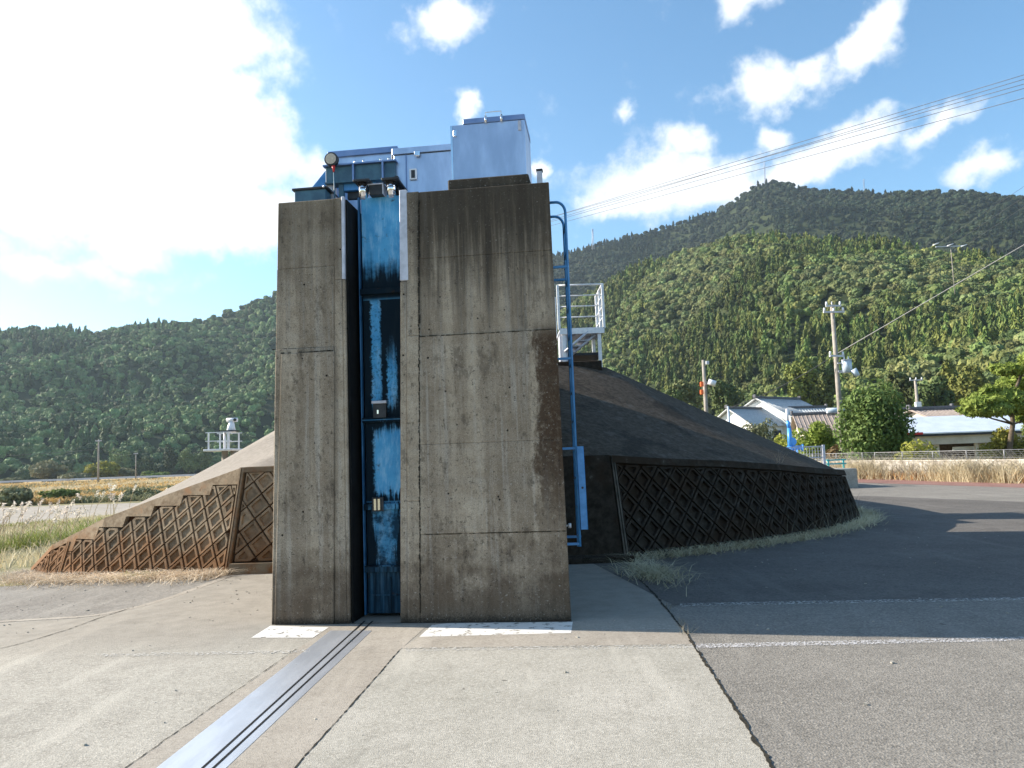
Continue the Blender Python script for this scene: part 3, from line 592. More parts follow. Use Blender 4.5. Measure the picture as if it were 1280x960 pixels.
# round lamp
cu, cz = FF(414, 199, .42); rl = FF(422.3, 199, .42)[0]-cu
lamp = root('round_lamp', 'round black-rimmed warning lamp with red cap below, at the left end of the teal frame', 'lamp')
MB().cyl((cu, .46, cz), (0, -1, 0), rl, .05, 28).build('lamp_housing', M['dark_metal'], lamp, local=True)
le = MB().cyl((cu, .409, cz), (0, -1, 0), rl*.78, .008, 24).build('lens', M['lamp_face'], lamp, local=True)
for k in range(9):
    q = (cu+math.cos(k*.785)*rl*.5*(k < 8), .401, cz+math.sin(k*.785)*rl*.5*(k < 8)); MB().cyl(q, (0, -1, 0), rl*.14, .004, 8).build('bulb', M['wall_cream'], le, local=True)
MB().tube([(cu+.02, .43, cz-rl-.002), (cu+.024, .43, cz-rl-.028), (cu+.024, .43, cz-rl-.07)], .022, 12, .008).build('red_cap', M['red'], lamp, local=True)
MB().tube([(cu+.024, .44, cz-rl-.07), (cu+.03, .44, HT-.02)], .009, 8).build('lamp_stem', M['beam'], lamp, local=True)
# low dark box at the left
lo = root('junction_box', 'low dark metal box with flanged lid, at left on the pier top', 'junction box')
u0, u1, z0, z1 = rect(366, 234, 410, 247, .35)
MB().box(u0+.02, u1-.03, .35, .9, HT, z1-.03, ch=.004).build('box_body', M['beam'], lo, local=True)
MB().box(u0-.005, u1, .33, .92, z1-.03, z1-.005, ch=.004).build('box_lid', M['dark_metal'], lo, local=True)
MB().box(u0-.03, u1+.02, .3, .95, HT-.003, HT+.03, ch=.004).build('base_flange', M['dark_metal'], lo, local=True)
MB().cyl((u1-.04, .32, z1-.03), (0, 0, 1), .012, .03, 8).build('bolt', M['chrome'], lo, local=True)
wd = root('slanted_hood', 'small blue wedge-shaped metal hood left of the teal frame', 'hood')
w0 = rect(388, 213, 408, 238, .75)
MB().add([(w0[0], .75, HT), (w0[1], .75, HT), (w0[1], .75, w0[3]), (w0[0], .75, w0[2]+.02), (w0[0], 1.3, HT), (w0[1], 1.3, HT), (w0[1], 1.3, w0[3]), (w0[0], 1.3, w0[2]+.02)],
         [(0, 1, 2, 3), (7, 6, 5, 4), (3, 2, 6, 7), (1, 5, 6, 2), (0, 3, 7, 4), (0, 4, 5, 1)]).build('hood_shell', M['blue'], wd, local=True)
# stub post
st = root('stub_post', 'short capped metal post on the right corner of the pier top', 'post')
w0 = rect(671, 211, 678, 228, .1)
MB().box(w0[0], w0[1]-.004, .1, .16, HT-.005, w0[3]-.02, ch=.004).build('post_body', M['galv'], st, local=True)
MB().box(w0[0]-.006, w0[1]+.004, .093, .167, w0[3]-.02, w0[3], ch=.003).build('post_cap', M['dark_metal'], st, local=True)
# ---- ladder on the right flank
ld = root('access_ladder', 'slim blue steel ladder with hooped top fixed to the right side of the pier', 'ladder')
def wall_u(v, z): return lerp(3.035, 2.993, z/HT)-.08*v
def rail(v, pxb, pxt, pyt, rr=.0145):
    ub, zb_ = FF(pxb, 683, v); ut, zt = FF(pxt, pyt, v); uw = wall_u(v, zt)
    pts = [(ub, v, zb_), (ut, v, zt-.12)]
    for k in range(1, 9):
        a_ = k/8*math.pi*.5; rad = .10; pts.append((ut-rad+rad*math.cos(a_), v, zt-.12+rad*math.sin(a_)*1.2))
    pts.append((uw-.02, v, zt)); mb = MB(); mb.tube(pts, rr, 10); mb.build('rail', M['blue'], ld, local=True); return ub, ut, zb_, zt
r0 = rail(.30, 725, 706, 252); r1 = rail(.72, 723, 704, 270)
def rx(r_, z): return lerp(r_[0], r_[1], (z-r_[2])/(r_[3]-r_[2]))
z_ = r0[2]+.08
while z_ < 4.2:
    MB().tube([(rx(r0, z_), .30, z_), (rx(r1, z_), .72, z_)], .011, 8).build('rung', M['blue'], ld, local=True); z_ += .30
for y in (680, 671, 560.5, 448, 333, 349):
    v = .3 if y in (680, 560.5, 448, 333) else .72; zq = FF(712, y, v)[1]
    MB().box(wall_u(v, zq)-.02, rx(r0, zq), v-.012, v+.012, zq-.012, zq+.012).build('bracket', M['blue'], ld, local=True)
gp = root('ladder_guard', 'narrow blue steel guard plate fixed on the lower part of the ladder', 'guard plate')
a0, zt_ = FF(721, 558, .26); a1, zb_ = FF(726.5, 662, .26); b0 = FF(728.5, 558, .26)[0]; b1 = FF(734.5, 662, .26)[0]
MB().add([(a1, .26, zb_), (b1, .26, zb_), (b0, .26, zt_), (a0, .26, zt_), (a1, .284, zb_), (b1, .284, zb_), (b0, .284, zt_), (a0, .284, zt_)],
         [(0, 1, 2, 3), (7, 6, 5, 4), (1, 5, 6, 2), (3, 2, 6, 7), (0, 3, 7, 4), (0, 4, 5, 1)]).build('plate', M['blue'], gp, local=True)
MB().tube([(b1, .272, zb_), (b0, .272, zt_)], .007, 6).build('rolled_edge', M['blue'], gp, local=True)
MB().cyl((a0+.04, .26, (zb_+zt_)/2), (0, -1, 0), .012, .006, 10).build('keyhole', M['dark_metal'], gp, local=True)
kn = root('drain_knob', 'small white round pipe end sticking out of the pier flank beside the ladder foot', 'pipe end')
q = FF(714, 657, .35); MB().tube([(wall_u(.35, q[1])-.02, .35, q[1]), (q[0]-.02, .35, q[1])], .009, 8).build('pipe', M['white_rail'], kn, local=True)
MB().cyl((q[0]-.03, .35, q[1]), (1, 0, 0), .024, .03, 14).build('knob', M['white_rail'], kn, local=True)

# ------------------------------------------------------------------ levee and revetment walls
CL_ = Vector((-2.7, 16.2, 3.6)); CR_ = at(757, 459, 17.2); CR_.z = max(CR_.z, 3.4)
BAT = .28
def wallpath(P_):                     # P_ : list of (x, y, top); returns s-param functions
    pts = [Vector((p[0], p[1], 0)) for p in P_]; S = [0.]
    for i in range(1, len(pts)): S.append(S[-1]+(pts[i]-pts[i-1]).length)
    nr = []
    for i in range(len(pts)):
        dd = Vector((0, 0, 0))
        if i > 0: dd += (pts[i]-pts[i-1]).normalized()
        if i < len(pts)-1: dd += (pts[i+1]-pts[i]).normalized()
        dd.normalize(); nr.append(Vector((-dd.y, dd.x, 0)))       # inward when walking left to right
    def ev(s):
        s = min(max(s, 0), S[-1]-1e-6); i = max(j for j in range(len(S)-1) if S[j] <= s); t_ = (s-S[i])/(S[i+1]-S[i])
        return pts[i].lerp(pts[i+1], t_), nr[i].lerp(nr[i+1], t_).normalized(), P_[i][2]*(1-t_)+P_[i+1][2]*t_
    def pos(s, h, out=0.):
        b_, n_, _ = ev(s); z0 = zg(b_.x); return b_+n_*(BAT*(h-z0)-out)+Vector((0, 0, h))
    return ev, pos, S
def clip(poly, a, b, c):              # keep a*x+b*y<=c
    out = []
    for i in range(len(poly)):
        p, q = poly[i], poly[(i+1) % len(poly)]; dp = a*p[0]+b*p[1]-c; dq = a*q[0]+b*q[1]-c
        if dp <= 0: out.append(p)
        if dp*dq < 0:
            t_ = dp/(dp-dq); out.append((p[0]+(q[0]-p[0])*t_, p[1]+(q[1]-p[1])*t_))
    return out
def area(p): return abs(sum(p[i][0]*p[(i+1) % len(p)][1]-p[(i+1) % len(p)][0]*p[i][1] for i in range(len(p))))/2
def backing(name, ev, pos, s0, s1, parent, mat, skip=.2, inset=.07):
    mb = MB(); n = max(2, int((s1-s0)/skip)); vs = []; fs = []
    for i in range(n+1):
        s = s0+(s1-s0)*i/n; b_, n_, top = ev(s); zb_ = zg(b_.x)-.05
        vs += [pos(s, zb_, -inset), pos(s, top, -inset)]
    mb.add(vs, [(2*i, 2*i+2, 2*i+3, 2*i+1) for i in range(n)]); return mb.build(name, mat, parent)
def capband(ev, pos, s0, s1, low, parent, mat, name='cap_band', skip=.2, out=.012, step=None):
    mb = MB(); n = max(2, int((s1-s0)/skip)); vs = []
    for i in range(n+1):
        s = s0+(s1-s0)*i/n; b_, n_, top = ev(s); lo = min(low(s), top-.02)
        vs += [pos(s, lo, -.09), pos(s, lo, out), pos(s, top, out), pos(s, top+.004, -.10)]
    fs = [(4*i+k, 4*i+4+k, 4*i+5+k, 4*i+1+k) for i in range(n) for k in range(3)]
    mb.add(vs, fs); return mb.build(name, mat, parent)
def blocks(ev, pos, s0, s1, hmin, hmax, va, vb, parent, mat, s_off=0., depth=.05):
    cnt = 0; per = va[0]-vb[0]; n1 = int((s1-s0)/per)+8; ref = s1
    for i in range(-n1-8, n1+8):
        for j in range(-n1-8, n1+8):
            cs = ref+i*va[0]+j*vb[0]+s_off; ch_ = .8+i*va[1]+j*vb[1]
            if cs < s0-.5 or cs > s1+.5 or ch_ < -1 or ch_ > 2.2: continue
            q = [((va[0]+vb[0])/2, (va[1]+vb[1])/2), ((va[0]-vb[0])/2, (va[1]-vb[1])/2), (-(va[0]+vb[0])/2, -(va[1]+vb[1])/2), (-(va[0]-vb[0])/2, -(va[1]-vb[1])/2)]
            poly = [(cs+e[0], ch_+e[1]) for e in q]
            poly = clip(poly, -1, 0, -s0-.01); poly = clip(poly, 1, 0, s1-.01) if poly else poly
            if len(poly) < 3: continue
            mid = min(max(cs, s0), s1)
            poly = clip(poly, 0, -1, -hmin(mid)); poly = clip(poly, 0, 1, hmax(mid)) if len(poly) >= 3 else poly
            if len(poly) < 3 or area(poly) < .0055: continue
            pl = [poly[0]]
            for p in poly[1:]:
                if math.hypot(p[0]-pl[-1][0], p[1]-pl[-1][1]) > 1e-3: pl.append(p)
            if len(pl) < 3: continue
            full = area(pl) > .9*abs(va[0]*vb[1]-va[1]*vb[0])
            cx = sum(p[0] for p in pl)/len(pl); cy = sum(p[1] for p in pl)/len(pl); n = len(pl)
            jt = rnd.uniform(-.004, .004); vs = []
            for k, o_ in ((.91, -.075), (.91, -.006+jt), (.87, jt), (.62 if full else .46, jt-.002), (.56 if full else .38, -depth)):
                vs += [pos(cx+(p[0]-cx)*k, cy+(p[1]-cy)*k, o_) for p in pl]
            fs = [(r_*n+q, r_*n+(q+1) % n, (r_+1)*n+(q+1) % n, (r_+1)*n+q) for r_ in range(4) for q in range(n)]+[tuple(4*n+q for q in range(n))]
            MB().add(vs, fs).build('revetment_block', mat, parent); cnt += 1
    return cnt
# left wall, walking from the far left tip to the pier
LW = [(-9.9, 19.5, -.2), (-9.15, 14.6, -.12), (-8.3, 13.6, .36), (-7.1, 12.9, .83), (-5.8, 12.35, 1.22), (-4.42, 11.82, 1.60), (-1.9, 11.75, 1.60)]
evL, posL, SL = wallpath(LW)
lw = tag(empty('revetment_wall', (-6.2, 12.6, -.1)), 'rust-stained sunlit retaining wall of recessed diamond blocks, sloping down to the left', 'retaining wall')
sj = SL[5]; sE = SL[2]-.15
backing('wall_backing', evL, posL, SL[1], SL[6], lw, M['groove_rust'])
def zbL(s): return zg(evL(s)[0].x)
def lowL(s):
    k = .60; q = sj-math.floor((sj-s)/k)*k-k; q = max(q, SL[1]); return evL(q)[2]-.14
VA, VB_ = (.10, -.185), (-.235, -.185)
capband(evL, posL, SL[1], sj-.03, lambda s: max(lowL(s)+.03, zbL(s)+.12) if s > SL[2]+.5 else evL(s)[2]-.10, lw, M['block'], skip=.03, out=.004)
cl1 = blocks(evL, posL, SL[2]+.55, sj-.06, lambda s: zbL(s)-.02, lambda s: max(lowL(s)+.02, zbL(s)+.1), VA, VB_, lw, M['block'], 0., .032)
cl2 = blocks(evL, posL, SL[1]+.3, SL[2]+.45, lambda s: zbL(s)-.02, lambda s: evL(s)[2]-.12, (.05, -.16), (-.20, -.16), lw, M['block'], 0., .022)
cl3 = blocks(evL, posL, sj+.07, SL[6]-.6, lambda s: .17, lambda s: 1.52, (.155, -.19), (-.215, -.19), lw, M['block'], .06, .035)
def joint(pos, s, h0, h1, parent, mat):
    mb = MB(); 
    for (a_, b_, o0) in ((-.035, -.008, .02), (.008, .04, .02)):
        c = [pos(s+a_, h0, -.09), pos(s+b_, h0, -.09), pos(s+b_, h0, o0), pos(s+a_, h0, o0), pos(s+a_, h1, -.09), pos(s+b_, h1, -.09), pos(s+b_, h1, o0), pos(s+a_, h1, o0)]
        mb.add(c, [(3, 2, 6, 7), (2, 1, 5, 6), (0, 3, 7, 4), (4, 7, 6, 5)])
    return mb.build('joint_rib', mat, parent)
joint(posL, sj, -.02, 1.6, lw, M['block']); joint(posL, SL[2]+.5, -.3, evL(SL[2]+.5)[2]-.1, lw, M['block'])
mb = MB(); c = [posL(sj+.07, -.02, .10), posL(SL[6], -.02, .10), posL(SL[6], .155, .10), posL(sj+.07, .155, .10), posL(sj+.07, -.02, -.05), posL(SL[6], -.02, -.05), posL(SL[6], .155, -.05), posL(sj+.07, .155, -.05)]
mb.add(c, [(0, 1, 2, 3), (3, 2, 6, 7), (0, 3, 7, 4)]).build('plinth', M['rust_concrete'], lw)
mb = MB(); c = [posL(sj+.04, 1.52, .02), posL(SL[6], 1.52, .02), posL(SL[6], 1.6, .02), posL(sj+.04, 1.6, .02), posL(sj+.04, 1.52, -.09), posL(SL[6], 1.52, -.09), posL(SL[6], 1.606, -.09), posL(sj+.04, 1.606, -.09)]
mb.add(c, [(0, 1, 2, 3), (3, 2, 6, 7), (0, 3, 7, 4), (0, 4, 5, 1)]).build('cap_band', M['rust_concrete'], lw)
# right wall, walking from the pier to the right and round
RW = [(.3, 11.85, 1.60), (1.62, 11.8, 1.58), (2.6, 12.25, 1.50), (3.8, 12.95, 1.42), (5.1, 13.9, 1.30), (6.3, 15.1, 1.17), (7.3, 16.5, 1.08), (7.9, 17.9, 1.02), (8.25, 20, 1.0), (8.4, 24, 1.0), (8.5, 60, 1.0)]
evR, posR, SR = wallpath(RW)
rw = tag(empty('revetment_wall', (4.5, 13.4, 0)), 'dark mossy retaining wall of recessed diamond blocks curving away in shade on the right', 'retaining wall')
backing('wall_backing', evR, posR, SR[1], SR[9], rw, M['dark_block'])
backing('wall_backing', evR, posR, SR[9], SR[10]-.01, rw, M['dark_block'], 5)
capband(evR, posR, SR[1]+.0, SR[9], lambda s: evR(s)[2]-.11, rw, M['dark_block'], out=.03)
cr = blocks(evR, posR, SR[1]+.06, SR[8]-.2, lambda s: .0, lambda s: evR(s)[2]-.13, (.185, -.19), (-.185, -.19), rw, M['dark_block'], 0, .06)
joint(posR, SR[1]+.02, -.02, 1.58, rw, M['joint_dark'])
print('blocks', cl1, cl2, cl3, cr)
ab = tag(empty('abutment_wall', (1.1, 11.8, 0)), 'smooth dark concrete abutment between the ladder and the right diamond-block wall', 'abutment')
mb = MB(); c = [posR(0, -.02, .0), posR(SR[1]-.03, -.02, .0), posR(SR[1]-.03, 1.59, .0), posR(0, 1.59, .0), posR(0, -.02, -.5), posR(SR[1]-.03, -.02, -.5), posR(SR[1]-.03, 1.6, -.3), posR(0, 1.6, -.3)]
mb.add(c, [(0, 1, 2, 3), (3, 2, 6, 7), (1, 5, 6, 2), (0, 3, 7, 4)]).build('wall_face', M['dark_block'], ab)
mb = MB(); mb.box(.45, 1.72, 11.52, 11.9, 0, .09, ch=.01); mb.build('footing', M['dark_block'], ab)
# levee surface above the walls
lv = MB()
def fan(ev, pos, s0, s1, cf, n):
    vs = []
    NR = 7
    for i in range(n+1):
        s = s0+(s1-s0)*i/n; a_ = pos(s, ev(s)[2]+.002, -.095); c_ = cf(i/n)
        vs += [a_.lerp(c_, k/(NR-1))+Vector((0, 0, -.10*math.sin(math.pi*k/(NR-1))*min(1, i/6)*min(1, (n-i)/6))) for k in range(NR)]
    lv.add(vs, [(i*NR+k, (i+1)*NR+k, (i+1)*NR+k+1, i*NR+k+1) for i in range(n) for k in range(NR-1)], True)
CM_ = Vector((-.3, 16.4, 3.62))
fan(evL, posL, SL[1], SL[6], lambda t_: CL_.lerp(CM_, max(0, t_*1.6-.6)), 40)
fan(evR, posR, 0, SR[7], lambda t_: CM_.lerp(CR_, min(1, t_*1.9)), 40)
CRB = Vector((CR_.x+.3, 60, CR_.z)); CLB = Vector((-2.9, 60, 3.6))
fan(evR, posR, SR[7], SR[10]-.01, lambda t_: CR_.lerp(CRB, t_), 14)
lv.add([posL(SL[1], evL(SL[1])[2]+.002, -.095), (-10, 60, -.3), CLB, CL_], [(0, 3, 2, 1)])
lv.add([CL_, CM_, CR_, CRB, CLB], [(0, 1, 2, 3, 4)])
a_, b_ = posL(SL[6], 1.602, -.095), posR(0, 1.602, -.095); lv.add([a_, b_, CM_], [(0, 1, 2)])
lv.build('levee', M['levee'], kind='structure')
# concrete curb on crest and stair platform with railing
cu_ = tag(MB().box(1.0, 2.02, 17.0, 17.8, CR_.z-.3, CR_.z+.14, ch=.02).build('crest_curb', M['dark_block'], org=(1.6, 17.4, 3.4)), 'low dark concrete curb on the levee crest under the stair platform', 'curb')
pl = tag(empty('stair_platform', (1.3, 18.2, 3.5)), 'small white-railed steel stair platform on the levee crest behind the ladder', 'stair platform')
YP = 18.0
def pp(px, py, Y=YP): return at(px, py, Y)
A, B = pp(699, 412), pp(757, 410); zt = (pp(697, 357).z+pp(752, 354).z)/2; dk = (A.z+B.z)/2; x0, x1 = pp(698, 385).x, pp(754, 385).x; yb = YP+1.4
MB().box(x0, x1, YP, yb, dk-.05, dk, ch=.005).build('deck', M['galv'], pl)
MB().box(x0, x1, YP-.03, YP, dk-.12, dk+.02).build('deck_edge', M['white_rail'], pl)
for x_, y_ in ((x0, YP), (x1, YP), (x0, yb), (x1, yb), (x1, YP+.7)):
    MB().box(x_-.03, x_+.03, y_-.03, y_+.03, dk, zt, ch=.004).build('rail_post', M['white_rail'], pl)
for k in range(4):
    z_ = lerp(dk, zt, (1, .76, .52, .28)[k])-.01; h_ = .022 if k == 0 else .014
    for p, q in (((x0, YP), (x1, YP)), ((x1, YP), (x1, yb))):
        MB().tube([(p[0], p[1], z_), (q[0], q[1], z_)], h_, 8).build('guard_rail', M['white_rail'], pl)
for (x_, y_) in ((x1-.12, YP+.05), (x1-.12, yb-.05), (x0+.1, YP+.05), (x0+.1, yb-.1)): MB().box(x_-.04, x_+.04, y_-.04, y_+.04, CR_.z-.2, dk-.05).build('support_leg', M['white_rail'], pl)
for k, (pa, pb) in enumerate((((706, 440), (735, 414)), ((712, 446), (748, 414)), ((700, 430), (725, 414)))):
    MB().tube([pp(pa[0], pa[1], YP+.15*k), pp(pb[0], pb[1], YP+.15*k)], .035, 6).build('stair_stringer', M['galv'], pl)
for k in range(4):
    c = pp(712+k*9, 440-k*7, YP+.2); MB().box(c.x-.13, c.x+.13, YP+.1, YP+.8, c.z-.015, c.z+.015).build('stair_tread', M['galv'], pl)
MB().box(x0+.1, x1-.05, YP+.2, yb-.1, CR_.z+.42, CR_.z+.48).build('cross_brace', M['dark_metal'], pl)
MB().box(x0, x0+.18, YP+.05, YP+.6, dk-.75, dk-.12).build('side_panel', M['galv'], pl)

# ------------------------------------------------------------------ plants
NR = np.random.default_rng(11)
def quads_cloud(P_, N_, size, asp=1.6):
    n = len(P_); a = NR.normal(size=(n, 3)); T1 = np.cross(N_, a); T1 /= np.linalg.norm(T1, axis=1)[:, None]+1e-9; T2 = np.cross(N_, T1); T2 /= np.linalg.norm(T2, axis=1)[:, None]+1e-9
    s = (size*NR.uniform(.55, 1.35, n))[:, None]; L = T1*s*asp*.5; Wd = T2*s*.5
    V = np.stack([P_-L, P_-Wd*.9+L*.1, P_+L, P_+Wd*.9+L*.1], 1).reshape(-1, 3)
    return V, np.arange(4*n).reshape(n, 4)
def leaf_points(blobs, n, shell=.35):
    vol = np.array([b[1]*b[2]*b[3] for b in blobs])**.67; cnt = np.maximum(1, (n*vol/vol.sum()).astype(int)); PP, NN = [], []
    for b, c in zip(blobs, cnt):
        d = NR.normal(size=(c, 3)); d /= np.linalg.norm(d, axis=1)[:, None]; r_ = 1-shell*NR.random(c)**1.5
        R3 = np.array([b[1], b[2], b[3]]); P_ = np.array(b[0])+d*R3*r_[:, None]; PP.append(P_); q = d/R3; q /= np.linalg.norm(q, axis=1)[:, None]
        q = q+NR.normal(size=(c, 3))*.55; NN.append(q/np.linalg.norm(q, axis=1)[:, None])
    return np.concatenate(PP), np.concatenate(NN)
def clumps(c, R3, n, k, seed, lo=.28, hi=.42, flat=1.):
    r = np.random.default_rng(seed); out = []
    for i in range(k):
        d = r.normal(size=3); d /= np.linalg.norm(d); rad = r.uniform(.4, 1.08); s = r.uniform(lo, hi)
        out.append((tuple(np.array(c)+d*np.array(R3)*rad*(1-s*.5)), R3[0]*s, R3[1]*s, R3[2]*s*flat))
    return out
def leaves(name, blobs, n, size, mat, parent, asp=1.6, shell=.35):
    P_, N_ = leaf_points(blobs, n, shell); V, Q = quads_cloud(P_, N_, size, asp)
    o_ = ORG.get(parent.name, Vector()) if parent else Vector(); V = V-np.array(o_)
    me = npmesh(name, V, Q, mat); o = bpy.data.objects.new(name, me); COL.objects.link(o)
    if parent: o.parent = parent
    return o
def tree(name, base, c, R3, n, k, size, mat, label, cat, seed=1, trunk_r=.1, limbs=5, group=None, lo=.3, hi=.45, flat=1., asp=1.6):
    t = tag(empty(name, base), label, cat, group); bl = clumps(c, R3, n, k, seed, lo, hi, flat)
    leaves('crown', bl, n, size, mat, t, asp)
    mb = MB(); base = Vector(base); c = Vector(c); fork = base.lerp(c, .55)
    mb.tube([base+Vector((0, 0, -.1)), base.lerp(fork, .5)+Vector((.06, 0, 0)), fork], trunk_r, 8, trunk_r*.7)
    for i in range(limbs):
        e = Vector(bl[i % len(bl)][0]); mb.tube([fork, fork.lerp(e, .5)+Vector((0, 0, -.1)), e], trunk_r*.5, 6, trunk_r*.15)
    mb.build('trunk', M['bark'], t); return t
def blades(name, P_, h, w, mat, lean=.35, label=None, cat=None, kind='stuff', group=None, parent=None, curl=.5):
    n = len(P_); P_ = np.asarray(P_, float); a = NR.uniform(0, 2*np.pi, n); hh = h*NR.uniform(.5, 1.2, n); ln = NR.normal(size=(n, 2))*lean
    D_ = np.stack([np.cos(a), np.sin(a), np.zeros(n)], 1)*(w*NR.uniform(.6, 1.3, n))[:, None]*.5
    up = np.stack([ln[:, 0]*hh, ln[:, 1]*hh, hh], 1); mid = P_+up*.55; tip = P_+up*np.array([1+curl, 1+curl, 1-curl*.4])
    V = np.stack([P_-D_, P_+D_, mid+D_*.7, mid-D_*.7, tip+D_*.12, tip-D_*.12], 1).reshape(-1, 3)
    i = np.arange(n)[:, None]*6; Q = np.concatenate([i+np.array([[0, 1, 2, 3]]), i+np.array([[3, 2, 4, 5]])], 0)
    me = npmesh(name, V, Q, mat); o = bpy.data.objects.new(name, me); COL.objects.link(o)
    if parent: o.parent = parent
    return tag(o, label, cat, group, kind)
def zgn(x): return -.052*np.clip(-4.3-x, 0, 28.85)
# dry grass at the foot of the walls
def foot_pts(pos, s0, s1, n, o0, o1, jz=0):
    out = []
    for _ in range(n):
        s = NR.uniform(s0, s1); o_ = o0+(o1-o0)*abs(NR.normal())*.5; p = pos(s, 0, o_); out.append((p.x, p.y, zg(p.x)+.005))
    return np.array(out)
blades('dry_grass', foot_pts(posL, SL[1], SL[5]+.1, 3800, .02, .62),   .17, .012, M['dry_pale'], 1.2, 'pale dry grass lying along the foot of the left diamond-block wall', 'grass', curl=.9)
blades('green_weeds', foot_pts(posL, SL[3]+.9, SL[3]+1.7, 220, .05, .3), .12, .02, M['green_grass'], .8, 'small green weeds among dry grass at the left wall', 'weeds')
blades('dry_grass', foot_pts(posR, SR[1], SR[8], 3600, .02, .36), .17, .010, M['dry_pale'], 1.0, 'greyish dry grass along the foot of the shaded right wall', 'grass', curl=.9)
cl = NR.normal(size=(800, 2))*np.array([.16, .45])+np.array([1.75, 10.3]); cl[:, 0] -= (cl[:, 1]-10.3)*.08
blades('dry_grass', np.c_[cl, np.full(len(cl), .01)], .15, .009, M['dry_pale'], 1.2, 'loose tuft of dry grass growing out of the pavement crack right of the pier', 'grass', curl=.9)
tk = [gnd(*p) for p in ((836, 762), (852, 782), (858, 794))]
q = np.concatenate([NR.normal(size=(14, 2))*.03+np.array([p.x, p.y]) for p in tk]); blades('crack_weed', np.c_[q, np.full(len(q), .012)], .10, .005, M['dry_grey'], .6, 'tiny dry weeds standing in the pavement crack', 'weeds')
n = 500; s_ = NR.uniform(SR[3], SR[8], n); tall = np.array([tuple(posR(a_, 0, .06)) for a_ in s_[:60]]); blades('wall_weed', tall, .55, .009, M['dry_grey'], .35, 'taller dry stalks leaning on the shaded right wall', 'weeds', curl=.3)
tp = np.array([tuple(posR(SR[4]+NR.normal()*.1, 1.33, 0)) for _ in range(10)]); blades('wall_weed', tp, .35, .006, M['dry'], .5, 'thin dry stalks on the rim of the right wall', 'weeds')
# left verge
n = 42000; X = NR.uniform(-46, -9.6, n); Y = NR.uniform(13, 60, n); k_ = (X < -9.9-(.1*np.maximum(0, Y-17))) & (X > -Y*.85-3) & ((Y < 47)); X, Y = X[k_], Y[k_]
dens = NR.random(len(X)) < np.clip(30/Y, 0, 1); X, Y = X[dens], Y[dens]
tone = np.array([noise.noise(Vector((x*.16, y*.16, 3))) for x, y in zip(X, Y)])
g1 = tone > .24
blades('verge_grass', np.c_[X, Y, zgn(X)][g1], .30, .035, M['green_grass'], .35, 'tall yellow-green grass on the left verge beyond the wall tip', 'grass')
blades('verge_grass', np.c_[X, Y, zgn(X)][~g1], .30, .03, M['dry'], .4, 'straw-coloured dry grass patches on the left verge', 'grass')
# silver grass: stalks with plumes
def silver(name, cx, cy, k, hgt, label, seed):
    r = np.random.default_rng(seed); z0 = zg(cx); t = tag(empty(name, (cx, cy, z0)), label, 'silver grass', 'silver grass clumps on the left verge')
    st = MB(); pls = []
    for _ in range(k):
        bx, by = cx+r.normal()*.5, cy+r.normal()*.5; lx, ly = r.normal()*.18+.22, r.normal()*.15; h_ = hgt*r.uniform(.75, 1.15)
        st.tube([(bx, by, z0), (bx+lx*h_*.4, by+ly*h_*.4, z0+h_*.6), (bx+lx*h_, by+ly*h_, z0+h_)], .008, 4, cap=False)
        tx, ty, tz = bx+lx*h_, by+ly*h_, z0+h_
        m_ = 26; tt = r.random(m_); pls.append(np.c_[tx+lx*.5*tt+r.normal(size=m_)*.03, ty+ly*.4*tt+r.normal(size=m_)*.03, tz-.05+.22*tt+r.normal(size=m_)*.015])
    st.build('stalks', M['dry'], t); PP = np.concatenate(pls); N_ = r.normal(size=PP.shape); N_ /= np.linalg.norm(N_, axis=1)[:, None]
    V, Q = quads_cloud(PP, N_, .035, 3.2); o = bpy.data.objects.new('plumes', npmesh('plumes', V-np.array([cx, cy, z0]), Q, M['plume'])); COL.objects.link(o); o.parent = t
    bl = np.c_[cx+r.normal(size=160)*.6, cy+r.normal(size=160)*.6, np.full(160, z0)]-np.array([cx, cy, z0]); blades('leaf_tuft', bl, .6, .02, M['green_grass'], .5, kind=None, parent=t)
for i, (px, Y_, k, h_) in enumerate(((12, 22, 8, 1.0), (34, 23, 9, 1.1), (58, 24, 8, 1.05), (84, 24, 5, .8), (112, 28, 5, 1.3), (138, 30, 5, 1.4), (165, 32, 4, 1.4), (-25, 22, 8, 1.1))):
    p = at(px, 640, Y_); silver('silver_grass', p.x, Y_, k, h_, ('tall silver grass clump with white plumes, number '.replace(', number ', '')+(' at the left frame edge', ' just right of the frame edge', ' in the middle of the left group', ' at the right of the left group', ' standing alone above the wall tip', ' before the grey road, left of three', ' near the sloping wall rim', ' outside left')[i]), 20+i)
